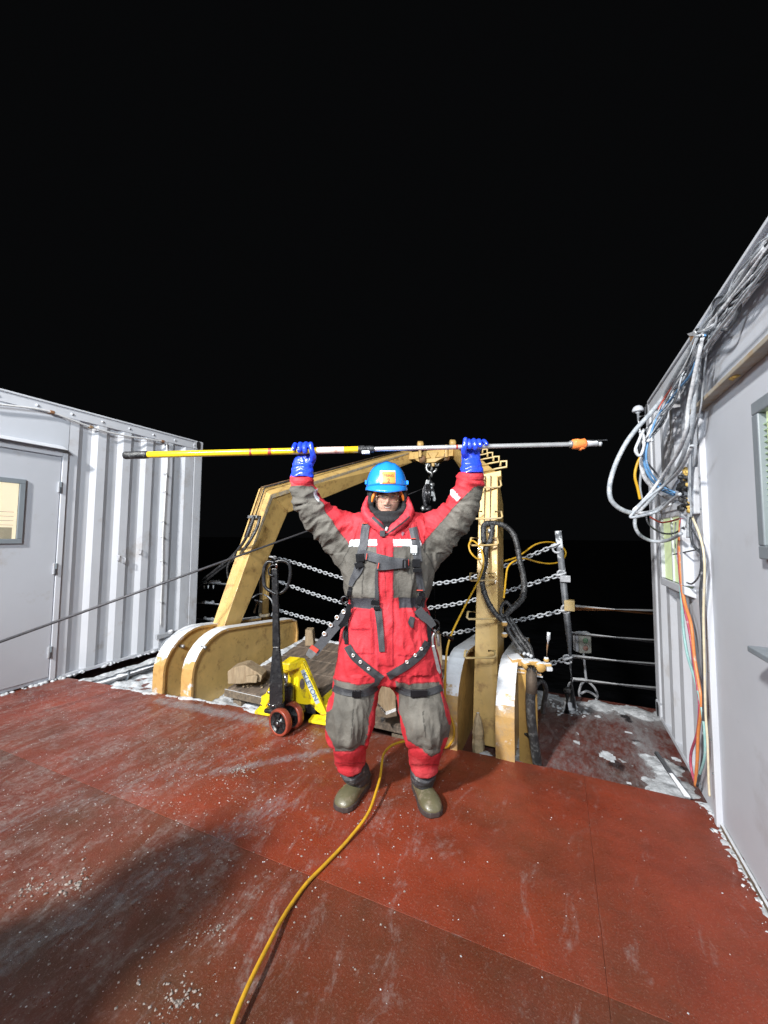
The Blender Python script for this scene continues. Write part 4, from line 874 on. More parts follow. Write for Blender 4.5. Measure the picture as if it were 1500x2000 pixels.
# steering wheels
wc_ = ZP(547, 1436, 0)+V((0, 0, .095)); axw = (FH*.86+LAT*.50).normalized()
m_pu = M('red polyurethane tyre', (.30, .055, .03), .35, var=.15, scale=20, dirt=(.08, .03, .02), dirt_amt=.4)
def wheel(c):
    t = G().lathe(c-axw*.027, axw, [(.076, .004), (.080, 0), (.092, .002), (.095, .007), (.095, .047), (.092, .052), (.078, .054), (.076, .05)], 32, True, False).obj('tyre', m_pu, pj)
    h = G().lathe(c-axw*.027, axw, [(.0775, .05), (.0775, .006), (.070, .007), (.068, .018), (.028, .018), (.026, .002), (.014, -.002)], 32).obj('hub', m_black, t)
    g = G(); e1, e2 = perp(axw)
    for k in range(6):
        a = k*math.pi/3+.3; d = e1*math.cos(a)+e2*math.sin(a); g.obox(c-axw*.020+d*.050, d, .024, axw, .005, axw.cross(d), .004)
    g.obj('spokes', m_black, t); G().lathe(c-axw*.036, axw, [(.010, 0), (.012, .004)], 8).obj('axle_nut', m_steel, t)
wheel(wc_); wheel(wc_+axw*.125)
g = G(); g.tube([wc_, wc_+axw*.125], .015, 10); cz = wc_+axw*.06; g.lathe(cz, (0, 0, 1), [(.04, -.02), (.045, .0), (.045, .02)], 14); g.obj('axle', m_black, pj)
# ------------------------------------------------------------------ valve block with lever and hoses
vb = thing('valve_block', DP(1045, 1302, 2.85), 'snow dusted yellow hydraulic valve block with a thin upright lever', 'valve')
d0 = 2.85
g = G(); g.prism([DP(x, y, d0) for x, y in ((1000, 1300), (1000, 1288), (1022, 1285), (1022, 1302))], FH*.12); g.obj('mounting_arm', m_yelice, vb, bevel=.006)
G().prism([DP(x, y, d0-.02) for x, y in ((985, 1310), (1058, 1317), (1058, 1321), (985, 1313))], FH*.14).obj('mounting_plate', m_yelice, vb, bevel=.004)
g = G(); c = DP(1036, 1297, d0); g.obox(c, LAT, .055, FH, .04, UPV, .034); g.obj('valve_body', m_yelsnow, vb, bevel=.014)
g = G(); c = DP(1052, 1300, d0-.01); g.lathe(c-FH*.05, FH, [(.03, 0), (.036, .01), (.036, .09), (.03, .1)], 14); g.obj('spool_cap', m_yelsnow, vb)
g = G(); c = DP(1025, 1296, d0-.01); g.lathe(c-FH*.05, FH, [(.022, 0), (.028, .01), (.028, .09), (.022, .1)], 14); g.obj('spool_cap', m_yelsnow, vb)
g = G(); c = DP(1067, 1301, d0); g.obox(c, LAT, .03, FH, .03, UPV, .026); g.obj('valve_end', m_yelsnow, vb, bevel=.010)
g = G(); c = DP(1072, 1306, d0-.03); g.obox(c, LAT, .022, FH, .02, UPV, .015); g.obj('fitting', m_snow, vb, bevel=.008)
G().tube([DP(1067, 1296, d0), DP(1069, 1262, d0), DP(1071, 1250, d0)], .006, 8).obj('lever', m_rust, vb)
G().tube([DP(1070, 1258, d0), DP(1071, 1248, d0), DP(1072, 1235, d0)], .010, 10, radii=[.008, .014, .012]).obj('lever_grip', m_frost, vb)
G().lathe(DP(1067, 1292, d0), UPV, [(.016, 0), (.02, .01), (.014, .03)], 10).obj('lever_boot', m_yelsnow, vb)
G().prism([DP(x, y, d0-.02) for x, y in ((1045, 1318), (1060, 1321), (1060, 1324), (1045, 1321))], FH*.1).obj('snow_ledge', m_snow, vb)
def dd(y): return 3.36-(max(1000, min(1290, y))-1010)/280*.48
def hose(name, pts, r, mat, label, cat='hose', depth=None, n=8, wrap=False, group=None, radii=None):
    P = crom([DP(p[0], p[1], p[2] if len(p) > 2 else (depth if depth else dd(p[1]))) for p in pts], n)
    th = thing(name, P[0], label, cat, group); G().tube(P, r, 10).obj(name.split('_')[-1] if name.split('_')[-1] in ('hose', 'cable', 'cord') else 'jacket', mat, th)
    if wrap:
        g = G(); q = random.Random(int(pts[0][0]))
        for i in range(4, len(P)-4, 9):
            a = V(P[i]); t = (V(P[i+1])-a).normalized(); g.lathe(a, t, [(r*1.02, 0), (r*1.14, .004), (r*1.14, .010+.008*q.random()), (r*1.02, .02)], 10)
        g.obj('spiral_wrap', mat, th)['kind'] = 'stuff'
    return th
# spiral wrapped hose bundle from the leg: over, out to starboard and back
hose('hydraulic_hose', [(946, 1062), (944, 1045), (945, 1028), (952, 1022), (965, 1022), (985, 1027), (1002, 1042), (1010, 1065), (1015, 1095), (1022, 1125), (1024, 1150), (1020, 1168), (1008, 1182), (996, 1192), (986, 1204)], .023, m_rubber, 'thick frosted spiral wrapped hose arching out to starboard of the gantry leg', wrap=True)
hose('hydraulic_hose', [(962, 1024), (960, 1045), (956, 1060), (950, 1070), (948, 1100), (942, 1125), (944, 1150), (953, 1175), (966, 1196), (980, 1212), (994, 1228)], .021, m_rubber, 'thick black hose crossing down the inner face of the starboard gantry leg', wrap=True)
hose('hydraulic_hose', [(1012, 1178), (998, 1184), (990, 1176), (982, 1180), (978, 1196), (984, 1206)], .014, m_rubber, 'thin hose loop hooked beside the starboard gantry leg')
hose('hydraulic_hose', [(982, 1206), (993, 1232), (1008, 1256), (1024, 1276), (1034, 1290)], .018, m_rubber, 'left hose of the three running down to the valve block')
hose('hydraulic_hose', [(988, 1204), (1002, 1228), (1016, 1250), (1032, 1272), (1038, 1288)], .018, m_rubber, 'middle hose of the three running down to the valve block')
hose('hydraulic_hose', [(994, 1206), (1006, 1222), (1018, 1242), (1034, 1262), (1040, 1286)], .016, m_rubber, 'right hose of the three running down to the valve block')
hose('hydraulic_hose', [(1037, 1302, 2.80), (1038, 1325, 2.78), (1036, 1360, 2.77), (1037, 1400, 2.76), (1042, 1440, 2.76), (1047, 1475, 2.76), (1051, 1500, 2.77)], .033, m_rubber, 'fat black hose hanging straight down from the valve block to the deck')
hose('hydraulic_hose', [(1030, 1318, 2.85), (1026, 1350, 2.86), (1019, 1385, 2.88), (1018, 1410, 2.88), (1024, 1430, 2.85), (1036, 1442, 2.80), (1042, 1470, 2.79), (1046, 1495, 2.79)], .013, m_rubber, 'thin black hose bowed out left of the fat hose')
hose('hydraulic_hose', [(1044, 1345, 2.95), (1052, 1332, 2.96), (1062, 1334, 2.98), (1066, 1350, 3.0), (1062, 1375, 3.02), (1060, 1392, 3.05)], .018, m_rubber, 'short black hose hooked over right of the fat hose')
g = G(); q = random.Random(9)
for y in (1300, 1320): pass
sl = thing('hose_sleeve', DP(1037, 1320, 2.76), 'brown canvas sleeve round the top of the fat hose', 'sleeve')
G().tube([DP(1037, 1300, 2.79), DP(1038, 1315, 2.77), DP(1038, 1352, 2.77)], .037, 14, radii=[.030, .037, .039]).obj('sleeve', M('brown canvas', (.11, .085, .065), .85, var=.3, scale=30, bump=.3), sl)
g = G()
for i, (x, y) in enumerate(((1032, 1278), (1037, 1281), (1024, 1277))): g.blob(DP(x, y, 2.84), .014, 1, i, .4, 1)
g.obj('snow', m_snow, label='little snow caps on the hose ends above the valve block', kind='stuff')
fit = thing('pipe_fitting', DP(984, 1222, 2.9), 'pair of yellow pipe fittings on the right edge of the starboard leg', 'fitting')
for y in (1218, 1240): G().lathe(DP(980, y, 2.93), LAT, [(.012, 0), (.02, .01), (.02, .03), (.012, .04)], 10).obj('nut', m_yelsnow, fit)

# ------------------------------------------------------------------ yellow cords
yd = lambda y: dd(y)-.07
cordA = [(985, 1096, 3.45), (1010, 1088, 3.5), (1025, 1078, 3.6), (1045, 1064, 3.7), (1065, 1059, 3.8), (1085, 1061, 3.9), (1100, 1070, 3.96), (1105, 1082, 3.96), (1096, 1096, 3.9), (1075, 1101, 3.8), (1050, 1098, 3.65), (1025, 1091, 3.5), (1005, 1096, 3.4), (992, 1108, 3.35), (988, 1130, 3.3), (986, 1150, 3.25), (984, 1168, 3.2)]
hose('power_cord', cordA, .008, m_cord, 'yellow cord looped round the top of the leaning rail post', 'cord', n=8)
cordB = [(940, 1092, yd(1092)), (930, 1090, yd(1090)), (919, 1078, yd(1078)), (916, 1064, yd(1064)), (922, 1056, yd(1056)), (932, 1062, yd(1062)), (940, 1074, yd(1074)), (944, 1090, yd(1090)), (943, 1110, yd(1110)), (934, 1135, yd(1135)), (918, 1165, 2.98), (900, 1200, 2.9), (882, 1238, 2.80), (873, 1270, 2.76), (870, 1310, 2.74), (869, 1350, 2.73), (871, 1385, 2.72), (880, 1400, 2.70), (886, 1420, 2.69), (886, 1440, 2.685), (880, 1452, 2.68)]
P = [DP(*p) for p in cordB]+[ZP(x, y, z) for x, y, z in ((872, 1460, .012), (855, 1459, .012), (838, 1452, .015), (820, 1447, .03), (800, 1447, .06), (780, 1450, .085), (762, 1458, .10), (750, 1472, .105), (746, 1490, .10), (743, 1515, .08), (735, 1545, .06), (718, 1590, .035), (680, 1640, .015), (638, 1685, .010), (600, 1724, .010), (572, 1762, .012), (548, 1800, .02), (524, 1846, .03), (500, 1893, .035), (476, 1945, .035), (456, 1995, .03), (440, 2050, .02), (425, 2120, .010), (400, 2260, .010), (300, 2500, .010))]
th = thing('power_cord', ZP(600, 1724, 0), 'long yellow cord hanging off the starboard leg, then winding over the red deck', 'cord')
G().tube(crom(P, 8), .0075, 10).obj('cord', m_cord, th)
th = thing('power_cord', DP(866, 1420, 2.72), 'grey thin lead clipped across the starboard leg cheek', 'cord')
G().tube(crom([DP(866, 1395, 2.75), DP(880, 1405, 2.74), DP(888, 1418, 2.73), DP(893, 1432, 2.72)], 5), .004, 6).obj('cord', m_rope, th)

# ------------------------------------------------------------------ cable bundles on the starboard container
def cabd(px, off=.05):
    px = max(px, 1300)
    r = ray(px, 1000); k = (SX-off)/r.x; return min(3.05, k)
def cab(pts, r, mat, label, off=.05, n=7, zig=0):
    P = []
    for p in pts:
        x, y = p[0], p[1]; o = off+(p[2] if len(p) > 2 else 0); rr = ray(max(x, 1296), y); dep = (SX-o)/rr.x*rr.dot(FH); P.append(DP(x, y, dep))
    th = thing('cable', P[0], label, 'cable', 'cables on the starboard container'); C = crom(P, n); xs_ = [p[0] for p in crom([(p[0], 0, 0) for p in pts], n)]; G().tube(C, r, 8, radii=[r*float(np.interp(x_, [1330, 1430, 1560], [1, .55, .42])) for x_ in xs_]).obj('jacket', mat, th); return th
m_cwf = M('frosted white cable', (.60, .62, .66), .5, var=.25, scale=40, bump=.4, dirt=(.25, .27, .30), dirt_amt=.4, dirt_scale=30)
m_cgf = M('frosted grey cable', (.33, .36, .40), .5, var=.3, scale=40, bump=.4, dirt=(.62, .64, .68), dirt_amt=.4, dirt_scale=25)
TOP = [(1560, 385), (1500, 470), (1450, 540), (1410, 592), (1384, 625), (1360, 660)]
def shift(pts, dx, dy, f=1): return [(x+dx*f, y+dy*f) for x, y in pts]
HANG = [(1345, 705), (1322, 745), (1300, 785), (1280, 822), (1262, 850)]
names = iter(['uppermost white cable along the container roof edge, ending in the big loop at far left', 'white cable just under the uppermost one, curling into the box from below', 'blue cable sweeping from the roof edge down into the white box', 'dark cable sweeping beside the blue one into the white box',
              'grey cable swinging low under the white box and back', 'pale cable hanging nearly straight beside the door post', 'thin grey cable dropping straight down the smooth wall', 'second thin grey cable dropping down the smooth wall', 'brownish red cable in the hanging bundle near the roof edge',
              'second bright blue cable in the hanging bundle', 'white cable crossing the corrugated wall to the box', 'dark cable curving behind the bundle to the antenna', 'pale cable coiled left of the white box', 'grey cable making the crossing loop before the white box'])
cab(TOP+[(1340, 700), (1318, 738), (1296, 775), (1270, 808), (1248, 832), (1225, 862), (1205, 900), (1192, 940), (1191, 968), (1200, 985), (1220, 998), (1245, 1003), (1270, 1001), (1295, 990), (1318, 975)], .016, m_cgf, next(names))
cab(shift(TOP, 4, 8)+[(1342, 712), (1325, 742), (1300, 790), (1275, 830), (1262, 868), (1253, 900), (1258, 930), (1275, 952), (1298, 968), (1322, 972)], .014, m_cwf, next(names), off=.055)
cab([(1376, 655), (1352, 700), (1340, 732), (1322, 762), (1300, 800), (1278, 838), (1262, 870), (1258, 900), (1268, 930), (1290, 955), (1316, 966)], .009, m_cblue, next(names), off=.07)
cab(shift(TOP, 12, 20)+[(1350, 712), (1330, 745), (1310, 775), (1288, 808), (1270, 845), (1258, 875), (1254, 905), (1262, 935), (1285, 962), (1315, 974)], .012, m_cb, next(names), off=.04)
cab(shift(TOP, 14, 26)+[(1362, 705), (1358, 760), (1352, 820), (1338, 880), (1318, 920), (1290, 955), (1262, 985), (1244, 1005), (1240, 1025), (1250, 1045), (1275, 1057), (1305, 1055), (1330, 1042)], .011, m_cgf, next(names), off=.09)
cab(shift(TOP, 16, 34)+[(1368, 700), (1356, 760), (1348, 810), (1342, 840), (1346, 900), (1345, 960)], .011, m_cwf, next(names), off=.03)
cab([(1384, 640), (1372, 680), (1364, 740), (1358, 800), (1352, 860), (1346, 920), (1345, 1000), (1340, 1030)], .006, m_cg, next(names), off=.05)
cab([(1388, 640), (1380, 690), (1372, 760), (1368, 800), (1350, 870), (1348, 950), (1350, 1010)], .005, m_cg, next(names), off=.06)
cab([(1366, 662), (1350, 695), (1335, 725), (1318, 752), (1300, 775), (1286, 800)], .008, m_cred, next(names), off=.06)
cab([(1372, 660), (1360, 700), (1350, 730), (1330, 755), (1308, 782), (1285, 812), (1272, 845), (1262, 885), (1268, 918), (1292, 948), (1318, 962)], .006, m_cblue, next(names), off=.10)
cab([(1372, 660), (1345, 790), (1340, 840), (1320, 890), (1290, 935), (1268, 965), (1250, 985), (1238, 997), (1252, 1002), (1278, 1000), (1310, 984)], .010, m_cwf, next(names), off=.11)
cab([(1340, 720), (1315, 770), (1285, 812), (1262, 838), (1252, 860), (1250, 880), (1262, 900), (1290, 935), (1312, 965)], .006, m_cb, next(names), off=.07)
cab([(1258, 838), (1248, 860), (1241, 880), (1250, 890), (1258, 870), (1256, 850), (1249, 842)], .009, m_cwf, next(names), off=.08)
cab([(1352, 870), (1330, 915), (1300, 945), (1262, 975), (1238, 1000), (1232, 1010), (1250, 1008), (1285, 998), (1310, 978), (1328, 965)], .009, m_cgf, next(names), off=.13)
extra = [([(1258, 880), (1245, 905), (1240, 930), (1246, 955), (1250, 975)], .009, m_cord, 'yellow cable bowed out left of the container corner'),
         ([(1262, 850), (1255, 900), (1250, 950), (1256, 980)], .008, m_cg, 'grey lead hanging off the container corner beside the yellow one'),
         ([(1332, 1012), (1326, 1060), (1328, 1120), (1336, 1180), (1348, 1240), (1356, 1300), (1362, 1340), (1366, 1380), (1362, 1430), (1350, 1470), (1350, 1500), (1358, 1530)], .008, m_cpink, 'dark red cable falling from the white box to the deck'),
         ([(1330, 1012), (1328, 1060), (1330, 1110), (1336, 1170), (1350, 1220), (1356, 1280), (1364, 1330), (1370, 1375), (1364, 1430), (1362, 1480), (1358, 1535)], .0095, m_cor, 'orange cable falling from the white box to the deck'),
         ([(1328, 1130), (1332, 1180), (1335, 1230), (1343, 1280), (1358, 1330), (1369, 1375), (1376, 1430), (1376, 1480), (1364, 1520)], .008, m_cteal, 'pale teal cable running down the corrugated wall'),
         ([(1348, 1010), (1352, 1060), (1372, 1090), (1368, 1160), (1372, 1240), (1374, 1330), (1374, 1400), (1372, 1480), (1362, 1535)], .008, m_cb, 'dark cable running down beside the door post to the deck'),
         ([(1352, 1010), (1368, 1050), (1376, 1100), (1374, 1200), (1376, 1300), (1378, 1390), (1382, 1450), (1384, 1520), (1386, 1555)], .007, m_cream, 'cream cable running down nearest the door post'),
         ([(1262, 1008), (1268, 1025), (1290, 1040), (1315, 1042), (1335, 1030)], .006, m_cb, 'thin dark lead drooping across the small green window'),
         ([(1270, 1010), (1290, 1020), (1310, 1018), (1330, 1012)], .006, m_cred, 'brownish lead drooping just under the white box'),
         ([(1320, 1020), (1318, 1050), (1322, 1090), (1330, 1120)], .004, m_cg, 'thin lead hanging past the small green window'),
         ([(1345, 1020), (1358, 1045), (1368, 1065), (1369, 1100), (1365, 1125), (1352, 1140), (1342, 1138)], .005, m_cb, 'thin dark lead curling back beside the door post'),
         ([(1315, 1083), (1340, 1078), (1368, 1072)], .0045, m_cb, 'short black lead sticking out level with the small window'),
         ([(1352, 870), (1348, 930), (1346, 1000), (1344, 1050)], .010, m_cgf, 'frosted cable drop between box and door post'),
         ([(1340, 850), (1328, 880), (1312, 905), (1296, 930), (1278, 945)], .007, m_cg, 'grey lead slanting over the corrugations above the box')]
for pts, r, mt, lab in extra: cab(pts, r, mt, lab)
# tangle along the roof edge
q = random.Random(4)
mats = [m_cwf, m_cgf, m_cg, m_cg, m_cb, m_cgf, m_cwf, m_cg, m_cgf]
tg = thing('cable_bundle', XP(1420, 600, SX-.05), 'tangled grey and white cables lashed along the roof edge of the starboard container', 'cable bundle')
for i in range(34):
    f0 = q.uniform(0, 1); pts = []
    for k, (x, y) in enumerate([(1640, 270), (1580, 352), (1520, 440), (1480, 495), (1440, 552), (1405, 602), (1384, 632), (1368, 660)]):
        sp_ = (1-k/7)*46+4; jit = q.gauss(0, 7)
        pts.append((x+f0*sp_*.62+jit*.5, y+f0*sp_*.9+jit))
    P = [XP(x, y, SX-.022-.04*q.random()) for x, y in pts]
    G().tube(crom(P, 6), q.choice([.003, .004, .005, .0065]), 8).obj('cable', mats[i % len(mats)], tg)
for i in range(18):
    pts = [(1368+q.gauss(0, 3), 655), (1350+q.gauss(0, 5), 700), (1330+q.gauss(0, 7), 742), (1308+q.gauss(0, 7), 785), (1285+q.gauss(0, 6), 822), (1265+q.gauss(0, 5), 862)]
    P = []
    for x, y in pts:
        o_ = .03+.08*q.random(); rr = ray(max(x, 1296), y); P.append(DP(x, y, (SX-o_)/rr.x*rr.dot(FH)))
    G().tube(crom(P, 6), q.choice([.003, .0045, .006, .008]), 8).obj('cable', mats[i % len(mats)], tg)
p = XP(1430, 605, SX-.08)
th = thing('cable_bracket', XP(1350, 655, SX-.05), 'small rusty bracket standing off the roof edge of the starboard container', 'bracket')
G().prism([XP(1342, 652, SX-.06), XP(1356, 647, SX-.06), XP(1362, 655, SX-.06), XP(1348, 658, SX-.06)], (.05, 0, 0)).obj('bracket_arm', m_frost, th); G().prism([XP(1346, 656, SX-.06), XP(1354, 656, SX-.06), XP(1356, 674, SX-.06), XP(1350, 672, SX-.06)], (.04, 0, 0)).obj('bracket_plate', m_rust, th)
# dome antenna on a bracket off the container corner
c = DP(1246, 802, 3.35); an = thing('dome_antenna', c, 'small white dome antenna on a bracket at the container corner', 'antenna')
G().lathe(c, UPV, [(.040, -.012), (.046, -.004), (.044, .012), (.034, .032), (.018, .043), (.004, .046)], 20).obj('dome', m_white, an); G().lathe(c-V((0, 0, .10)), UPV, [(.008, 0), (.010, .07), (.030, .088)], 12).obj('stem', m_cg, an)
G().tube([c+V((0, 0, -.06)), DP(1262, 812, 3.35), DP(1285, 806, 3.4)], .010, 8).obj('bracket_arm', m_frost, an)
G().tube(crom([DP(x, y, 3.33) for x, y in ((1247, 820), (1250, 850), (1244, 875), (1250, 892), (1256, 872), (1250, 845))], 6), .006, 6).obj('cable', m_cw, an)
# dark lashing bar lying at the starboard container foot
lb2 = thing('lashing_bar', ZP(1320, 1450, LZ), 'frosted steel bar lying along the starboard container foot', 'bar')
G().tube([V((.60, 3.35, -.06)), V((.64, 2.80, -.02))], .016, 8).obj('bar', m_frost, lb2)

# ------------------------------------------------------------------ unseen floodlights, an added wall lamp and an added shadow caster
vt = thing('shadow_caster', (-1.78, -.48, 0), 'upright shape added out of view to cast the soft shadow on the deck', 'shadow_caster')  # unseen stand-in added for its shadow, profile shaped to suit that shadow
G().lathe((-1.78, -.48, 0), UPV, [(.36, 0), (.36, .95), (.30, 1.12), (.17, 1.30), (.15, 1.42)], 24).obj('caster_base', m_white, vt); G().lathe((-1.78, -.48, 1.42), UPV, [(.15, 0), (.20, .02), (.20, .14), (.16, .24), (.05, .30)], 28).obj('hood', m_white, vt)
for nm, loc, aim, lab in (('floodlight', KEY_LOC, KEY_AIM, 'deck floodlight on a mast to port behind the camera'), ('floodlight', FIL_LOC, FIL_AIM, 'deck floodlight on a taller mast to starboard behind the camera'), ('floodlight', WAL_LOC, WAL_AIM, 'small unseen floodlight added near the port container to brighten the starboard wall')):
    L0 = V(loc); d = (V(aim)-L0).normalized(); fl = thing(nm, (loc[0], loc[1]-.3, 0), lab, 'floodlight')
    a, b = perp(d); back = L0-d*.12
    G().obox(back-d*.35, d, .08, a, .24, b, .2).obj('housing', m_grey, fl, bevel=.01)
    G().tube([V((loc[0], loc[1]-.75, 0)), V((loc[0], loc[1]-.75, loc[2]))], .06, 12).obj('mast', m_white, fl); G().tube([V((loc[0], loc[1]-.75, loc[2]-.05)), back-d*.35], .03, 8).obj('yoke', m_grey, fl)
# ------------------------------------------------------------------ the person
BD = 2.20
PE = thing('person', ZP(757, 1530, 0), 'person in a red and grey coverall, harness and blue hard hat holding a pole overhead', 'person')
def loft(g, P, ra, rb, n=28, per=7, square=2.0):
    """rings along P; ra = half width across the picture, rb = half depth along the view; both metres"""
    C = [V(c) for c in crom(P, per)]; t_ = np.linspace(0, len(P)-1, len(C)); RA = np.interp(t_, range(len(P)), ra); RB = np.interp(t_, range(len(P)), rb)
    vs = []; fs = []; m = len(C)
    for i, c in enumerate(C):
        t = (C[min(i+1, m-1)]-C[max(i-1, 0)]).normalized(); d = (FH-t*FH.dot(t)).normalized(); l = t.cross(d)
        for k in range(n):
            a = 2*math.pi*k/n; ca, sa = math.cos(a), math.sin(a); e = 2/square
            vs.append(c+l*(RA[i]*math.copysign(abs(ca)**e, ca))+d*(RB[i]*math.copysign(abs(sa)**e, sa)))
    for i in range(m-1):
        for k in range(n): fs.append((i*n+k, i*n+(k+1) % n, (i+1)*n+(k+1) % n, (i+1)*n+k))
    fs += [tuple(range(n-1, -1, -1)), tuple((m-1)*n+k for k in range(n))]
    return g.add(vs, fs, True)
S = BD/FPX
def PD(x, y, d=BD): return DP(x, y, d)
def push(me, fn):
    ns = [v.normal.copy() for v in me.vertices]
    for v, n_ in zip(me.vertices, ns): v.co += n_*fn(v.co)
def remesh(g, vox, smooth=6, fac=.5):
    o = g.obj('tmp', None); md = o.modifiers.new('r', 'REMESH'); md.mode = 'VOXEL'; md.voxel_size = vox
    s = o.modifiers.new('s', 'SMOOTH'); s.factor = fac; s.iterations = smooth
    me = bpy.data.meshes.new_from_object(o.evaluated_get(bpy.context.evaluated_depsgraph_get())); bpy.data.objects.remove(o); return me
g = G()
# torso
ty = [1325, 1300, 1270, 1235, 1205, 1180, 1150, 1115, 1085, 1060, 1040, 1022, 1008]
tc = [755, 756, 756, 756, 756, 757, 757, 758, 759, 760, 759, 758, 757]
tw = [78, 95, 92, 86, 80, 75, 81, 88, 90, 86, 80, 64, 42]
td = [.13, .165, .17, .165, .155, .15, .155, .165, .17, .16, .14, .125, .11]
loft(g, [PD(x, y) for x, y in zip(tc, ty)], [w_*S for w_ in tw], td, square=2.3)
# shoulder yoke
loft(g, [PD(672, 1040, BD), PD(705, 1036), PD(757, 1034), PD(812, 1036), PD(842, 1038)], [30*S, 33*S, 34*S, 33*S, 30*S], [.09, .12, .13, .12, .09])
# arms
loft(g, [PD(722, 1062), PD(690, 1048), PD(662, 1038, 2.19), PD(640, 1024, 2.17), PD(618, 1003, 2.14), PD(603, 983, 2.11), PD(594, 962, 2.09), PD(590, 945, 2.08), PD(590, 931, 2.07)],
     [38*S, 44*S, 38*S, 34*S, 29*S, 27*S, 24.5*S, 21*S, 19*S], [.12, .115, .10, .09, .08, .075, .068, .058, .052])
loft(g, [PD(790, 1064), PD(822, 1052), PD(850, 1042, 2.19), PD(872, 1026, 2.17), PD(891, 1006, 2.14), PD(904, 982, 2.11), PD(912, 960, 2.09), PD(918, 942, 2.08), PD(920, 924, 2.07)],
     [38*S, 46*S, 42*S, 37*S, 31*S, 28*S, 26*S, 25*S, 22*S], [.12, .115, .10, .09, .08, .075, .068, .06, .052])
# gores under the arms
loft(g, [PD(702, 1112), PD(676, 1080, 2.20), PD(650, 1050, 2.18)], [26*S, 26*S, 22*S], [.10, .085, .06]); loft(g, [PD(815, 1112), PD(842, 1080, 2.2), PD(872, 1046, 2.18)], [28*S, 28*S, 22*S], [.10, .085, .06])
# legs
loft(g, [PD(712, 1285), PD(703, 1315), PD(694, 1348, 2.18), PD(688, 1378, 2.15), PD(684, 1405, 2.13), PD(682, 1432, 2.14), PD(683, 1455, 2.17), PD(684, 1476, 2.19), PD(684, 1494, 2.20)],
     [50*S, 48*S, 43.5*S, 43*S, 43*S, 38*S, 32*S, 29*S, 28*S], [.15, .14, .125, .12, .12, .115, .10, .09, .085])
loft(g, [PD(800, 1285), PD(808, 1315), PD(820, 1348, 2.18), PD(826, 1378, 2.15), PD(831, 1405, 2.13), PD(831, 1434, 2.13), PD(829, 1458, 2.16), PD(828, 1480, 2.18), PD(828, 1498, 2.19)],
     [52*S, 51*S, 46*S, 45*S, 44*S, 38.5*S, 33*S, 29*S, 28.5*S], [.15, .14, .125, .12, .12, .115, .10, .09, .085])
# neck
loft(g, [PD(757, 1030), PD(757, 1005)], [.062, .058], [.065, .065])
suit = remesh(g, .0062, 10, .5)
n = len(suit.vertices); co = np.empty(n*3); suit.vertices.foreach_get('co', co); co = co.reshape(-1, 3); no = np.empty(n*3); suit.vertices.foreach_get('normal', no); no = no.reshape(-1, 3)
Cn = np.array(CAM); fn = np.array(_f); rn = np.array(RR); un = np.array(UU)
dcam = co-Cn; zc = dcam@fn; PXA = 750+FPX*(dcam@rn)/zc; PYA = 1000-FPX*(dcam@un)/zc
# cloth folds: ridged noise, its grain turned across each limb
def limb_dir(x, y):
    if y > 1320: return (0, 1)
    if x < 690 and y < 1080: return (.62, .78) if y > 985 else (.2, .98)
    if x > 828 and y < 1080: return (-.62, .78) if y > 985 else (-.2, .98)
    return (0.05, 1)
disp = np.zeros(n)
for i in range(n):
    x, y = PXA[i], PYA[i]; lx, ly = limb_dir(x, y); s_ = (x*lx+y*ly)*S; t_ = (x*ly-y*lx)*S; zz = float(co[i] @ np.array(FH))
    legs = y > 1320; arms = y < 1080 and (x < 690 or x > 828)
    if arms: v = Vector((s_*15, t_*6.0, zz*6)); amp = .0125
    elif legs: v = Vector((s_*4.5, t_*13, zz*9)); amp = (.0085+.006*math.exp(-((y-1440)/24)**2))*(1 if y < 1462 else .35)
    else: v = Vector((s_*4.5, t_*12, zz*9)); amp = .0100
    a = noise.noise(v+Vector((3, 7, 1))); b = noise.noise(v*2.1+Vector((9, 2, 4))); c_ = noise.noise(Vector((s_*3, t_*3, zz*3)))
    disp[i] = amp*((1-abs(a)*3.2)*.8+(1-abs(b)*3)*.42+c_*.6)
    # gathers above the knees under the straps, bunching above the cuffs
    for yk, wk in ((1352, 9), (1500, 6), (1178, 12)):
        if abs(y-yk) < wk*3 and (legs or yk == 1178): disp[i] -= .007*math.exp(-((y-yk)/wk)**2)
    if abs(y-1462) < 16: disp[i] -= .006*math.exp(-((y-1462)/5)**2)
# front fly, pocket flaps, chest pockets
def box_edge(x, y, x0, x1, y0, y1, e=1.6):
    dx = min(x-x0, x1-x); dy = min(y-y0, y1-y); return max(0, min(1, min(dx, dy)/e+.5))
front = (no@np.array(FH)) < .1
for i in np.nonzero(front)[0]:
    x, y = PXA[i], PYA[i]
    if 1030 < y < 1310 and 660 < x < 850:
        disp[i] += .006*box_edge(x, y, 737, 768, 1040, 1300)
        disp[i] += .007*box_edge(x, y, 689, 725, 1192, 1229)+.004*box_edge(x, y, 687, 730, 1190, 1276)+.005*box_edge(x, y, 777, 832, 1192, 1280)
co2 = co+no*disp[:, None]
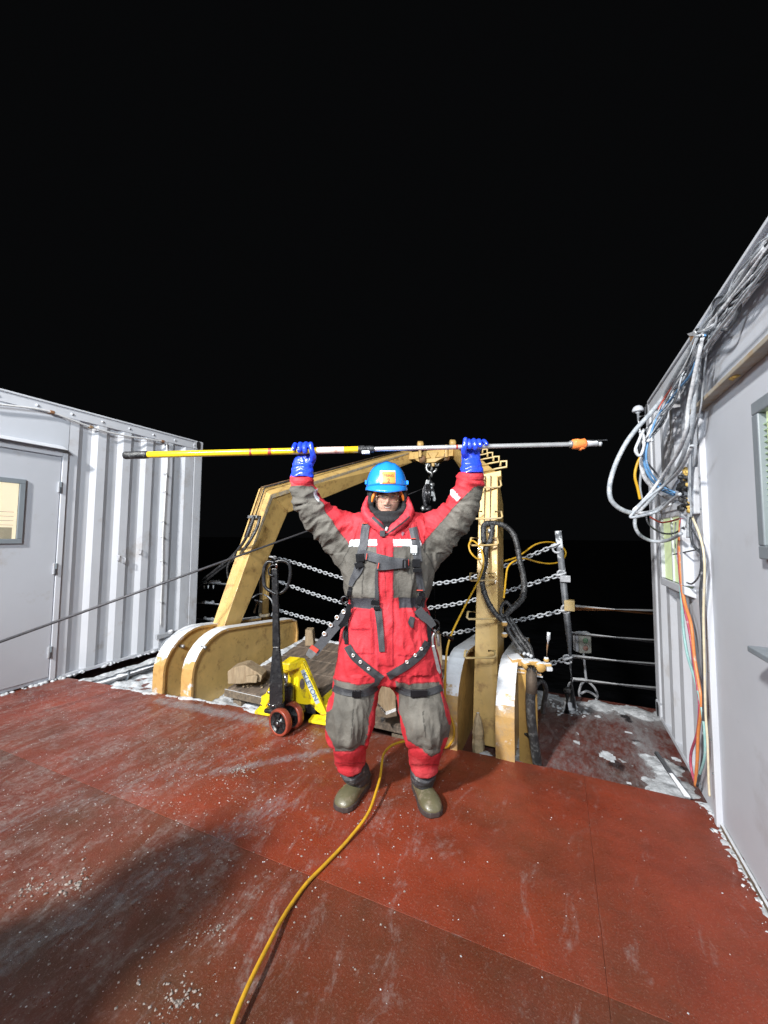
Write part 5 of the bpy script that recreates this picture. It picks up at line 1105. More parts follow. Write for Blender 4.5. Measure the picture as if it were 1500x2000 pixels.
# cut of the garment, set out on the standing figure
red = np.array((.48, .026, .037)); grey = np.array((.105, .097, .085)); belt = np.array((.040, .040, .048)); refl = np.array((.72, .76, .80)); dred = np.array((.36, .02, .035))
def inpoly(X, Y, P):
    r_ = np.zeros(len(X), bool); j = len(P)-1
    for i in range(len(P)):
        xi, yi = P[i]; xj, yj = P[j]; c_ = ((yi > Y) != (yj > Y)) & (X < (xj-xi)*(Y-yi)/((yj-yi) or 1e-9)+xi); r_ ^= c_; j = i
    return r_
colr = np.tile(red, (n, 1))
def paint(c_, *polys):
    for P in polys: colr[inpoly(PXA, PYA, P)] = c_
paint(grey, [(540, 950), (612, 948), (618, 965), (630, 985), (640, 1006), (652, 1024), (668, 1046), (687, 1066), (737, 1068), (737, 1168), (676, 1168), (640, 1180), (540, 1100)])
paint(grey, [(970, 948), (928, 950), (914, 962), (897, 979), (876, 1005), (858, 1024), (842, 1042), (822, 1066), (768, 1068), (768, 1168), (838, 1168), (900, 1180), (970, 1060)])
paint(refl, [(685, 1055), (736, 1054), (736, 1066), (682, 1067)], [(768, 1054), (818, 1053), (822, 1066), (768, 1067)], [(880, 963), (886, 956), (899, 972), (893, 980)], [(612, 962), (618, 955), (626, 972), (621, 980)])
paint(belt, [(686, 1168), (733, 1168), (733, 1189), (686, 1187)], [(779, 1168), (832, 1168), (832, 1187), (779, 1189)])
paint(grey, [(652, 1326), (700, 1337), (738, 1330), (734, 1345), (727, 1375), (719, 1405), (716, 1430), (712, 1456), (690, 1467), (654, 1467), (640, 1420), (636, 1394), (650, 1385), (654, 1360)])
paint(grey, [(772, 1330), (800, 1336), (858, 1332), (860, 1352), (866, 1385), (880, 1425), (860, 1468), (843, 1478), (820, 1462), (799, 1442), (790, 1410), (780, 1385), (776, 1355)])
paint(dred, [(736, 1040), (739, 1040), (739, 1300), (736, 1300)], [(766, 1068), (768, 1068), (768, 1300), (766, 1300)])
for P in ([(689, 1228), (725, 1228), (725, 1231), (689, 1231)], [(686, 1275), (731, 1275), (731, 1277), (686, 1277)], [(777, 1279), (832, 1279), (832, 1281), (777, 1281)], [(730, 1190), (732, 1190), (732, 1277), (730, 1277)], [(776, 1190), (778, 1190), (778, 1280), (776, 1280)]): paint(dred, P)
# seam stitching
blk = np.array((.012, .012, .014)); paint(blk, [(722, 990), (792, 990), (792, 1016), (762, 1034), (750, 1034), (722, 1016)])
def seamline(P, w_=.9):
    for (x0, y0), (x1, y1) in zip(P, P[1:]):
        L_ = math.hypot(x1-x0, y1-y0); nx_, ny_ = -(y1-y0)/L_*w_, (x1-x0)/L_*w_
        m_ = inpoly(PXA, PYA, [(x0+nx_, y0+ny_), (x1+nx_, y1+ny_), (x1-nx_, y1-ny_), (x0-nx_, y0-ny_)]); colr[m_] = colr[m_]*.45
for P in ([(612, 950), (630, 985), (640, 1006), (668, 1046), (687, 1066)], [(930, 950), (897, 979), (876, 1005), (842, 1042), (822, 1066)], [(703, 1020), (696, 1040), (690, 1062)], [(812, 1020), (818, 1040), (822, 1064)], [(687, 1067), (668, 1100), (655, 1112)], [(822, 1067), (842, 1100), (850, 1120)],
          [(654, 1326), (700, 1337), (738, 1330)], [(774, 1330), (800, 1336), (858, 1332)], [(690, 1467), (654, 1467)], [(690, 1467), (712, 1456)], [(799, 1442), (843, 1478), (860, 1468)], [(690, 1385), (686, 1440)], [(826, 1385), (832, 1440)], [(690, 1168), (735, 1168)], [(779, 1168), (832, 1168)], [(752, 1070), (753, 1165)], [(655, 1490), (712, 1490)], [(800, 1494), (856, 1494)], [(712, 1068), (708, 1166)], [(800, 1068), (806, 1166)]): seamline(P)
# wear: pale grime on the grey panels, elbows and knees
isg = np.all(np.abs(colr-grey) < 1e-6, axis=1)
for i in np.nonzero(isg)[0]:
    v = noise.fractal(Vector(co[i])*9, 1, 2, 4); k = 1+.35*v
    for kx, ky, kr in ((672, 1445, 22), (845, 1400, 30), (645, 1000, 30), (900, 1000, 26)):
        k += .55*math.exp(-((PXA[i]-kx)**2+(PYA[i]-ky)**2)/kr**2)*max(0, .6+v)
    colr[i] = np.clip(grey*k, .02, .5)
isr = np.all(np.abs(colr-red) < 1e-6, axis=1)
for i in np.nonzero(isr)[0]: _v = noise.fractal(Vector(co[i])*8, 1, 2, 5); colr[i] = red*(1+.15*_v)+np.array((.02, .03, .03))*max(0, _v)*(.5+1.2*(PYA[i] > 1440 or PYA[i] < 950))
faces = [tuple(p.vertices) for p in suit.polygons]

# head: sculpted sphere with a face
HC = PD(757, 975, 2.185); hx, hy, hz_ = .0735, .098, .118
tilt = 0
hv = []; hf = []; hc_ = []; NU, NV = 96, 72
skin = np.array((.52, .30, .225)); lip = np.array((.38, .13, .11)); hair = np.array((.045, .028, .02)); teeth = np.array((.6, .55, .5)); eyew = np.array((.45, .42, .40)); iris = np.array((.03, .02, .015))
def ga(u, v, cu, cv, su, sv): return math.exp(-((u-cu)/su)**2-((v-cv)/sv)**2)
for j in range(NV+1):
    th_ = math.pi*j/NV
    for i in range(NU):
        ph_ = 2*math.pi*i/NU; lx = math.sin(th_)*math.sin(ph_); ly = math.sin(th_)*math.cos(ph_); lz = math.cos(th_)   # ly>0 faces the camera
        u = lx*hx; w_ = lz*hz_; k = 1.0
        jaw = 1-.20*max(0, -lz)**1.6; px_, py_, pz_ = lx*hx*jaw, ly*hy*(1-.06*max(0, -lz)), lz*hz_
        fr_ = max(0, ly); U = px_*1000; W = pz_*1000; d = 0
        if ly > 0:
            d += 17*ga(U, W, 0, -14, 7.5, 15)+6*ga(U, W, 0, -26, 12, 7)+9*ga(U, W, 0, 4, 5, 16)     # nose
            d -= 8*ga(U, W, 29, 9, 13, 9)+8*ga(U, W, -29, 9, 13, 9)                                # sockets
            d += 5*ga(U, W, 29, 8, 10, 6)+5*ga(U, W, -29, 8, 10, 6)
            d += 4*ga(U, W, 0, 26, 40, 7)+4*ga(U, W, 38, -16, 15, 14)+4*ga(U, W, -38, -16, 15, 14)    # brow, cheeks
            d += 5*ga(U, W, 0, -50, 24, 13)-3*ga(U, W, 0, -64, 24, 5)+8*ga(U, W, 0, -86, 20, 14)       # mouth, chin
            d += 2.5*ga(U, W, 0, -42, 24, 5)
        hv.append(HC+LAT*px_-FH*(py_+d*.001*fr_)+V((0, 0, pz_)))
        c_ = skin*(1+.06*noise.noise(Vector((U*.08, W*.08, 0))))
        if ly > .1:
            if ga(U, W, 0, -41, 30, 6.0) > .42: c_ = hair*1.2+skin*.08
            if ga(U, W, 0, -55, 22, 6.5) > .5: c_ = lip
            if ga(U, W, 0, -54.5, 19, 3.6) > .5: c_ = teeth
            if ga(U, W, 0, -72, 13, 6) > .5 or ga(U, W, 0, -88, 34, 14) > .55: c_ = skin*.45+hair*.4
            for s_ in (-1, 1):
                if ga(U, W, s_*30, 24-abs(abs(U)-30)*.12, 17, 3.8) > .4: c_ = hair*1.4
                if ga(U, W, s_*29, 8, 12, 4.2) > .42: c_ = eyew
                if ga(U, W, s_*29, 8, 5, 4.4) > .42: c_ = iris
                if ga(U, W, s_*29, 12.5, 14, 1.8) > .45: c_ = hair*1.5
                if ga(U, W, s_*6.5, -29, 3, 2.2) > .45: c_ = skin*.3
            if ga(U, W, 20, -18, 10, 12)+ga(U, W, -20, -18, 10, 12) > .5: c_ = c_*np.array((1.12, .92, .92))
        hc_.append(c_)
for j in range(NV):
    for i in range(NU): hf.append((j*NU+i, j*NU+(i+1) % NU, (j+1)*NU+(i+1) % NU, (j+1)*NU+i))
verts = [tuple(v) for v in co2]+[tuple(v) for v in hv]; faces += [tuple(q+n for q in f) for f in hf]
me = bpy.data.meshes.new('body'); me.from_pydata(verts, [], faces); me.polygons.foreach_set('use_smooth', [True]*len(faces)); me.update()
ca = me.color_attributes.new('Col', 'FLOAT_COLOR', 'POINT'); allc = np.ones((len(verts), 4)); allc[:n, :3] = colr; allc[n:, :3] = np.array(hc_); ca.data.foreach_set('color', allc.ravel())
m_suit = M('coverall cloth and skin', (1, 1, 1), .72, var=.10, scale=9, bump=.5, bscale=55, vcol=True, spec=.3)
body = link(me, 'body', m_suit, PE)
bvh = BVHTree.FromPolygons([V(v) for v in verts], faces)
def hit(px, py, tree=None):
    r = ray(px, py); h = (tree or bvh).ray_cast(CAM, r.normalized()); return None if h[0] is None else (h[0]-CAM).dot(FH)
def tree_of(*objs):
    vs = []; fs = []
    for o in objs:
        m_ = bpy.data.meshes.new_from_object(o.evaluated_get(bpy.context.evaluated_depsgraph_get())); k = len(vs); vs += [v.co.copy() for v in m_.vertices]; fs += [tuple(q+k for q in p.vertices) for p in m_.polygons]
    return BVHTree.FromPolygons(vs, fs)
m_web = M('black webbing', (.030, .031, .036), .6, var=.15, scale=60, bump=.3, bscale=300)
m_webg = M('dark grey webbing', (.050, .052, .060), .6, var=.15, scale=60, bump=.3, bscale=300)
m_buck = M('black buckle', (.012, .012, .014), .3, .3, var=.2)
m_stitch = M('red stitching', (.5, .05, .03), .6); m_grom = M('steel grommet', (.75, .75, .76), .25, .6, var=.05)
def ribbon(name, pts, hw, mat, parent, off=.007, depth=None, th=.004, snap=True, tree=None, per=6, label=None):
    C = crom([(p[0], p[1]) for p in pts], per) if len(pts) > 2 else [np.array(pts[0], float)+(np.array(pts[1], float)-np.array(pts[0], float))*t for t in np.linspace(0, 1, per*2)]
    hws = np.interp(np.linspace(0, 1, len(C)), np.linspace(0, 1, len(pts)), hw if isinstance(hw, (list, tuple)) else [hw]*len(pts)); rows = []
    for i, c in enumerate(C):
        t = C[min(i+1, len(C)-1)]-C[max(i-1, 0)]; t = t/np.linalg.norm(t); nn = np.array((-t[1], t[0])); row = []
        for k in (-1, -.5, 0, .5, 1):
            q = c+nn*hws[i]*k; h = hit(q[0], q[1], tree) if snap else None; row.append([q[0], q[1], h])
        rows.append(row)
    cd = [r[2][2] if r[2][2] else (depth or BD-.12) for r in rows]
    for i, r in enumerate(rows):
        for q in r:
            if q[2] is None or abs(q[2]-cd[i]) > .045: q[2] = None
    D_ = np.array([[q[2] if q[2] else cd[i] for q in r] for i, r in enumerate(rows)])
    D_[:] = np.minimum(D_, np.roll(D_, 0)); 
    K = D_.copy()
    for _ in range(2):
        K[1:-1] = (K[:-2]+2*K[1:-1]+K[2:])/4
    K = np.minimum(K, D_+.002); P = [[DP(q[0], q[1], K[i, k]-off) for k, q in enumerate(r)] for i, r in enumerate(rows)]
    m_ = len(P); vs = [p for r in P for p in r]+[p+FH*th for r in P for p in r]; N_ = m_*5; fs = []
    for i in range(m_-1):
        for k in range(4): fs += [(i*5+k, i*5+k+1, i*5+k+6, i*5+k+5), (N_+i*5+k+1, N_+i*5+k, N_+i*5+k+5, N_+i*5+k+6)]
        fs += [(i*5, i*5+5, N_+i*5+5, N_+i*5), (i*5+9, i*5+4, N_+i*5+4, N_+i*5+9)]
    for k in range(4): fs += [(k+1, k, N_+k, N_+k+1), ((m_-1)*5+k, (m_-1)*5+k+1, N_+(m_-1)*5+k+1, N_+(m_-1)*5+k)]
    o = G().add(vs, fs, False).obj(name, mat, parent)
    if label: o['label'] = label
    return o
def plate_on(name, x, y, hw, hh, ang, mat, parent, th=.008, off=.014, depth=None, bev=.002):
    d = hit(x, y) or depth or BD-.12; c = DP(x, y, d-off); s_ = d/FPX; a = math.radians(ang); A = LAT*math.cos(a)-UPV*math.sin(a); B = LAT*math.sin(a)+UPV*math.cos(a)
    return G().obox(c, A, hw*s_, B, hh*s_, FH, th).obj(name, mat, parent, bevel=bev)
def grommet(x, y, parent, depth=None, r=.0095):
    d = depth or (hit(x, y) or BD-.1)-.009; c = DP(x, y, d-.001); g = G().lathe(c, -FH, [(r*.45, 0), (r*.5, .002), (r*.8, .0028), (r, .0015), (r, 0)], 14); o = g.obj('grommet', m_grom, parent)
    G().lathe(c-FH*.0022, -FH, [(r*.45, 0), (r*.43, .0008)], 10).obj('grommet_hole', m_rust, o if False else parent); return o
# collar, gaiter, hood
m_gait = M('black fleece', (.012, .012, .014), .9, var=.3, scale=30, bump=.5, bscale=80)
m_redc = M('red coverall cloth', (.46, .024, .038), .7, var=.10, scale=12, bump=.4, bscale=60)
g = G()
def ringtube(cx, cy, rx, ry, d0_, dz, r, seg=40, a0=0, a1=2*math.pi, tiltd=0):
    P = [];
    for a in np.linspace(a0, a1, seg): P.append(DP(cx+rx*math.cos(a), cy+ry*math.sin(a), d0_+tiltd*math.sin(a)))
    return P
g.tube(ringtube(757, 979, 34, 32, 2.115, 0, .0, 40)[:-1], .017, 12, closed=True)
loft(g, [PD(757, 1034, 2.14), PD(757, 1022, 2.13), PD(757, 1012, 2.126), PD(757, 1000.5, 2.126)], [13*S, 26*S, 33*S, 33*S], [.05, .075, .078, .065])
loft(g, [PD(757, 1012, 2.22), PD(757, 990, 2.24), PD(757, 965, 2.24), PD(757, 940, 2.23)], [38*S, 41*S, 41*S, 36*S], [.10, .10, .10, .09])
gm = remesh(g, .0045, 6); 
def _gf(c):
    x, y = PJ(c); return .0035*math.sin(y/2.6+.03*(x-757)**2/20)*(1 if y > 985 else .3)
push(gm, _gf)
gm.polygons.foreach_set('use_smooth', [True]*len(gm.polygons)); gait = link(gm, 'neck_gaiter', m_gait, PE)
# cut the face opening: pull the back shell away from the face
g = G()
for sx in (-1, 1):
    loft(g, [PD(757+sx*40, 984, 2.17), PD(757+sx*42, 1000, 2.13), PD(757+sx*34, 1014, 2.09), PD(757+sx*18, 1028, 2.06), PD(757+sx*4-3, 1044, 2.05)], [5*S, 9*S, 11*S, 10*S, 7*S], [.07, .06, .045, .035, .02])
loft(g, [PD(715, 1022, 2.20), PD(757, 1010, 2.26), PD(800, 1022, 2.20)], [16*S, 20*S, 16*S], [.07, .07, .07])
cm = remesh(g, .005, 5)
push(cm, lambda c: .004*noise.noise(c*38)+.002*noise.noise(c*90))
cm.polygons.foreach_set('use_smooth', [True]*len(cm.polygons)); collar = link(cm, 'hood_collar', m_redc, PE)
T2 = tree_of(body, collar, gait)
ribbon('collar_edge', [(727, 1010), (738, 1020), (752, 1032), (758, 1036)], 3, m_webg, collar, tree=T2, off=.004); ribbon('collar_edge', [(752, 1046), (768, 1034), (790, 1018), (800, 1008)], 1.2, m_web, collar, tree=T2, off=.004)
plate_on('zip_pull', 755, 1033, 2.0, 4, 20, m_grom, collar, th=.004, off=.03); plate_on('zip_guard', 747, 1042, 5, 6, 0, m_web, collar, th=.003, off=.022)
# hard hat
m_hat = M('blue hard hat shell', (.015, .22, .72), .28, var=.03, coat=.3)
HT = DP(755, 953, 2.19); rx, ry, rz = .1165, .140, .146
g = G(); nu, nv = 56, 22; vs = []; fs = []
for j in range(nv+1):
    t_ = (math.pi/2)*j/nv
    for i in range(nu):
        a = 2*math.pi*i/nu; lx, ly = math.cos(a), math.sin(a); sq = 2/2.25
        cx_ = math.copysign(abs(lx)**sq, lx); cy_ = math.copysign(abs(ly)**sq, ly); rr = math.cos(t_)**.86; h = math.sin(t_)
        rid = .006*math.exp(-(lx*rx*rr/.018)**2)*(1 if h > .25 else 0)*(1)+.003*(math.exp(-((abs(lx*rx*rr)-.045)/.008)**2))*h
        vs.append(HT+LAT*(cx_*rx*rr)+FH*(cy_*ry*rr)+UPV*(h*rz+rid))
for j in range(nv):
    for i in range(nu): fs.append((j*nu+i, j*nu+(i+1) % nu, (j+1)*nu+(i+1) % nu, (j+1)*nu+i))
fs.append(tuple(nv*nu+k for k in range(nu))); g.add(vs, fs, True)
for i in range(nu): pass
hat = g.obj('hard_hat', m_hat, PE); sd = hat.modifiers.new('s', 'SOLIDIFY'); sd.thickness = .003; sd.offset = -1
# brim: rim all round, longer peak toward the camera
vs = []; fs = []; ncol = 5
for i in range(nu):
    a = 2*math.pi*i/nu; lx, ly = math.cos(a), math.sin(a); front_ = max(0, -ly); pk = .006+.014*front_**1.5
    for k in range(ncol):
        u_ = k/(ncol-1); ex = pk*u_; sq = 2/2.25
        bx_ = math.copysign(abs(lx)**sq, lx)*(rx+ex*.55); by_ = math.copysign(abs(ly)**sq, ly)*(ry+ex*1.2)
        vs.append(HT+LAT*bx_+FH*by_+UPV*(-.002-.020*u_*front_**1.2-.012*u_-.012*u_*u_*(1-abs(lx))*front_))
for i in range(nu):
    for k in range(ncol-1): fs.append((i*ncol+k, ((i+1) % nu)*ncol+k, ((i+1) % nu)*ncol+k+1, i*ncol+k+1))
br_ = G().add(vs, fs, True).obj('brim', m_hat, hat); sd = br_.modifiers.new('s', 'SOLIDIFY'); sd.thickness = .004; sd.offset = 0
for sx in (-1, 1): G().obox(HT+LAT*(sx*.108)-FH*.055+UPV*.022, LAT*.5*sx-FH, .018, UPV, .012, LAT-FH*.3, .006).obj('accessory_slot', m_hat, hat, bevel=.003)
TH = tree_of(hat)
m_tape = M('white tape', (.62, .66, .68), .5, var=.05); m_orst = M('orange sticker', (.85, .28, .05), .5, var=.05)
def patch(name, x0, x1, y0, y1, mat, parent, tree, off, sk=0, nx_=8, ny_=8):
    vs = []; fs = []
    for j in range(ny_+1):
        for i in range(nx_+1):
            x = x0+(x1-x0)*i/nx_+sk*(j/ny_); y = y0+(y1-y0)*j/ny_; d = hit(x, y, tree) or 2.08; vs.append(DP(x, y, d-off))
    for j in range(ny_):
        for i in range(nx_): k = j*(nx_+1)+i; fs.append((k, k+1, k+nx_+2, k+nx_+1))
    return G().add(vs, fs, True).obj(name, mat, parent)
patch('white_tape', 742, 772, 919, 949, m_tape, hat, TH, .0022); stk = patch('orange_sticker', 746, 772, 921.5, 948, m_orst, hat, TH, .0034, sk=.6)
m_pen = M('marker ink', (.10, .03, .02), .6)
def on_hat(cx_, cy_): return lambda x, y: DP(cx_+x, cy_-y, (hit(cx_+x, cy_-y, TH) or 2.08)-.0046)
text_on('sticker_lettering', 'TRING', m_pen, hat, on_hat(759.3, 929.2), 6.6, .12); text_on('sticker_number', '2', m_pen, hat, on_hat(758.8, 939.0), 11.5, .12)
# orange ear muffs / helmet liner edges, glasses
m_muff = M('orange liner', (.80, .20, .02), .55, var=.1)
g = G(); loft(g, [PD(735, 958, 2.10), PD(729, 970, 2.105), PD(726, 981, 2.11)], [2.2*S, 3.0*S, 1.8*S], [.012, .014, .01], n=14); loft(g, [PD(781, 958, 2.10), PD(786, 969, 2.105), PD(788, 978, 2.11)], [2.4*S, 3*S, 2*S], [.012, .014, .01], n=14); g.obj('orange_liner', m_muff, PE)
gl = G(); fd = 2.058
for cx_ in (744.5, 768.5):
    P = [DP(cx_+9.2*math.copysign(abs(math.cos(a))**.75, math.cos(a)), 974+6.2*math.copysign(abs(math.sin(a))**.75, math.sin(a)), fd+.012*((cx_-756.5+6*math.cos(a))/20)**2) for a in np.linspace(0, 6.28, 25)[:-1]]; gl.tube(P, .0011, 6, closed=True)
gl.tube(crom([DP(753, 971, fd), DP(756.5, 969.5, fd-.003), DP(760, 971, fd)], 4), .0012, 6); gl.tube([DP(735.5, 970, fd+.012), DP(731, 969, 2.13)], .0014, 6); gl.tube([DP(777.5, 970, fd+.012), DP(783, 969, 2.13)], .0014, 6)
gla = gl.obj('glasses', m_rust, PE)
for x in (735.5, 777.5): G().blob(DP(x, 969, fd+.008), .0024, 1, 1, .1, 1).obj('hinge', m_grom, gla)

# ---- harness
hz0 = ribbon('harness', [(715, 1022), (712, 1040), (710, 1060), (706, 1078), (703, 1092)], 8, m_webg, PE, off=.010, th=.005)
hz0.name = 'harness'
ribbon('strap', [(806, 1030), (810, 1048), (813, 1066), (815, 1085), (817, 1098)], 8, m_webg, hz0, off=.010)
ribbon('strap', [(706, 1085), (714, 1084), (728, 1088), (748, 1093), (770, 1098), (790, 1100), (800, 1100)], 9, m_webg, hz0, off=.015)
ribbon('strap', [(735, 1106), (750, 1106), (775, 1103), (790, 1102)], 7.5, m_webg, hz0, off=.019)
ribbon('strap', [(702, 1105), (697, 1118), (690, 1130), (684, 1144)], [9, 8, 6, 4], m_webg, hz0, off=.011); ribbon('strap', [(817, 1112), (819, 1130), (822, 1148), (824, 1156)], 6.5, m_webg, hz0, off=.011)
ribbon('strap', [(684, 1146), (682, 1160), (681, 1172)], 3.5, m_buck, hz0, off=.012); ribbon('strap', [(824, 1158), (822, 1172), (818, 1190), (814, 1205)], [6, 5, 5, 4], m_buck, hz0, off=.014)
ribbon('strap', [(736, 1110), (735, 1135), (736, 1160), (737, 1172)], [2, 3, 4, 4], m_web, hz0, off=.010); ribbon('strap', [(738, 1188), (741, 1215), (744, 1245), (746, 1273)], [7, 6.5, 6, 5.5], m_web, hz0, off=.012)
for x, y, a_, b_, an_ in ((703, 1089, 8, 8, -5), (701, 1103, 8, 6, -20), (791, 1102, 5, 9, 0), (813, 1100, 8, 8, 0), (815, 1114, 8, 4, 0), (733, 1177, 8, 5, 10), (736, 1187, 6, 4, 0), (682, 1158, 4, 5, 10), (818, 1172, 5, 8, 20)): plate_on('buckle', x, y, a_, b_, an_, m_buck, hz0, th=.006, off=.022)
plate_on('slider_slot', 791, 1102, 1.0, 7, 0, m_webg, hz0, th=.006, off=.026)
for x, y, a_, an_ in ((716, 1087, .8, 8), (739, 1105, 1.0, 10), (798, 1099, .8, 0)): plate_on('stitching', x, y, a_, 6, an_, m_stitch, hz0, th=.003, off=.025)
for x, y in ((713, 1022), (806, 1052), (820, 1153)): plate_on('stitching', x, y, 6, .9, 0, m_stitch, hz0, th=.003, off=.019)
plate_on('white_tag', 808.5, 1073, 6.3, 7.5, 0, m_tape, hz0, th=.002, off=.020); plate_on('tag_lettering', 807, 1082.5, 1.2, .9, 0, m_tape, hz0, th=.002, off=.019); plate_on('tag_lettering', 811.5, 1082.5, 1.4, .9, 0, m_tape, hz0, th=.002, off=.019)
m_emb = M('faint chest emblem', (.22, .10, .13), .7)
plate_on('chest_emblem', 786, 1043, 2.4, 4.2, 25, m_emb, PE, th=.001, off=.003)
# thigh straps with grommets meeting at the crotch
ribbon('thigh_strap', [(678, 1262), (690, 1281), (706, 1296), (722, 1309), (734, 1318), (746, 1327)], 7.5, m_web, hz0, off=.012); ribbon('thigh_strap', [(836, 1254), (824, 1275), (808, 1290), (792, 1302), (775, 1312), (758, 1322)], 7.5, m_web, hz0, off=.012)
ribbon('thigh_strap', [(738, 1322), (735, 1336), (722, 1346), (712, 1350)], [6, 5, 4, 4], m_web, hz0, off=.008)
for x, y in ((690, 1280), (704, 1293), (720, 1306), (823, 1267), (811, 1280), (795, 1293)): grommet(x, y, hz0, depth=(hit(x, y) or 2.05)-.0165)
# knee straps
for P in ([(650, 1344), (668, 1351), (695, 1355), (718, 1353), (736, 1342)], [(773, 1344), (795, 1353), (822, 1355), (845, 1350), (864, 1343)]): ribbon('knee_strap', P, 6.2, m_web, hz0, off=.010, th=.006)
for x, y, a_ in ((696, 1355, 8), (820, 1354, 14), (806, 1355, 4)): plate_on('buckle', x, y, a_, 6.5, 0, m_buck, hz0, th=.006, off=.018)
# loose leg strap hanging off the hip at left, D ring lanyard and karabiner at right
T_ = ribbon('loose_strap', [(680, 1192), (665, 1212), (648, 1232), (630, 1254), (612, 1276)], 9, m_webg, hz0, snap=False, depth=2.10)
for x, y in ((671, 1195), (658, 1206), (646, 1221), (633.5, 1238)): grommet(x, y, hz0, depth=2.088, r=.0125)
ribbon('strap_end', [(612, 1270), (606, 1278), (602, 1283)], [9, 8, 6], m_steel, hz0, snap=False, depth=2.098); ribbon('stitching', [(616, 1264), (611, 1271)], 8.5, m_stitch, hz0, snap=False, depth=2.092)
ribbon('hip_strap', [(682, 1180), (679, 1200), (672, 1215), (664, 1225)], 5, m_buck, hz0, snap=False, depth=2.07)
def ring_on(cx_, cy_, rxx, ryy, d_, r, mat, nm, an_=0):
    P = [DP(cx_+rxx*math.cos(a)*math.cos(an_)-ryy*math.sin(a)*math.sin(an_), cy_+rxx*math.cos(a)*math.sin(an_)+ryy*math.sin(a)*math.cos(an_), d_) for a in np.linspace(0, 6.28, 25)[:-1]]
    return G().tube(P, r, 8, closed=True).obj(nm, mat, hz0)
ring_on(673, 1172, 6, 7, 2.08, .007, m_buck, 'd_ring'); ring_on(849, 1222, 9, 11, 2.10, .006, m_buck, 'd_ring'); ring_on(676, 1238, 5, 14, 2.12, .004, m_web, 'cord_loop', .1)
ribbon('lanyard', [(816, 1190), (826, 1202), (838, 1212), (847, 1224)], [9, 9, 8, 6], m_web, hz0, snap=False, depth=2.06); ribbon('lanyard', [(806, 1205), (803, 1216), (806, 1226)], [5, 6, 2], m_web, hz0, off=.02)
ribbon('hip_strap', [(832, 1195), (838, 1225), (838, 1250), (834, 1262)], 4, m_buck, hz0, snap=False, depth=2.09)
G().tube([DP(848, 1230, 2.08), DP(855, 1240, 2.08), DP(857, 1262, 2.08)], .007, 8).obj('karabiner_gate', m_steel, hz0)
kb = G().tube(crom([DP(x, y, 2.085) for x, y in ((849, 1236), (845, 1245), (846, 1262), (848, 1276))], 5), .006, 8).obj('karabiner', m_steel, hz0)
G().prism([DP(x, y, 2.075) for x, y in ((843, 1262), (849, 1260), (862, 1314), (859, 1318), (854, 1310))], FH*.02).obj('hook_body', m_steel, hz0, bevel=.004)
G().tube([DP(858, 1236, 2.1), DP(884, 1248, 2.12)], .006, 8, radii=[.006, .014]).obj('cord_end', m_buck, hz0)
# chest-side small webbing and hip webbing at right of picture
ribbon('hip_strap', [(676, 1210), (676, 1235), (676, 1258)], 3.5, m_buck, hz0, off=.012)

# ---- gloves gripping the pole
PO0, PO1 = DP(240, 889.5, 2.06), DP(1186, 866, 2.06)
PA = (PO1-PO0).normalized()
m_glove = M('blue rubber glove', (.018, .055, .62), .28, var=.08, scale=20, bump=.15, bscale=40, coat=.35)
def onpole(px): 
    t = (px-240)/(1186-240); return PO0.lerp(PO1, t)
up_p = (UPV-PA*UPV.dot(PA)).normalized()
def glove(px, cuff, thumb, fingers, pr):
    g = G(); c = onpole(px); r_p = pr
    c0 = DP(*cuff[0]); c1 = DP(*cuff[1])
    # palm lies behind the pole and below
    palm = c+FH*.030-up_p*.030
    loft(g, [c1, c1.lerp(c0, .5), c0, palm-up_p*.022, palm, c+FH*.034+up_p*.004], [.064, .060, .051, .052, .052, .046], [.046, .042, .030, .026, .021, .016], n=22)
    for off, rf, curl, spl in fingers:
        k = c+PA*off; R = r_p+rf*.95; P = []
        for a in np.linspace(-10, curl, 9):       # 0 deg = behind the pole, 90 = on top, 180 = in front
            an = math.radians(a); P.append(k+FH*(math.cos(an)*R*1.05)+up_p*(math.sin(an)*R*(1.18 if a < 120 else 1.0))+PA*spl*(a/200))
        P = [k+FH*.034-up_p*.028-PA*off*.25]+P
        g.tube(P, rf, 12, radii=[rf*1.1]+[rf*(1.03-.13*i/9) for i in range(9)])
        g.lathe(P[-1], (V(P[-1])-V(P[-2])), [(rf*.90, -.002), (rf*.72, rf*.5), (rf*.3, rf*.8)], 12)
    tp = [V(p) for p in thumb]; g.tube(crom(tp, 4), .013, 12, radii=list(np.linspace(.018, .0125, len(crom(tp, 4)))))
    g.blob(tp[-1], .0125, 1, 1, .0, 2)
    me_ = remesh(g, .0026, 3)
    def gf(c):
        x, y = PJ(c); return (.0022*math.sin((y+.35*x)/2.3+2*noise.noise(c*20)) if y > 905 else 0)+.0012*noise.noise(c*60)
    push(me_, gf)
    me_.polygons.foreach_set('use_smooth', [True]*len(me_.polygons)); return link(me_, 'glove', m_glove, PE)
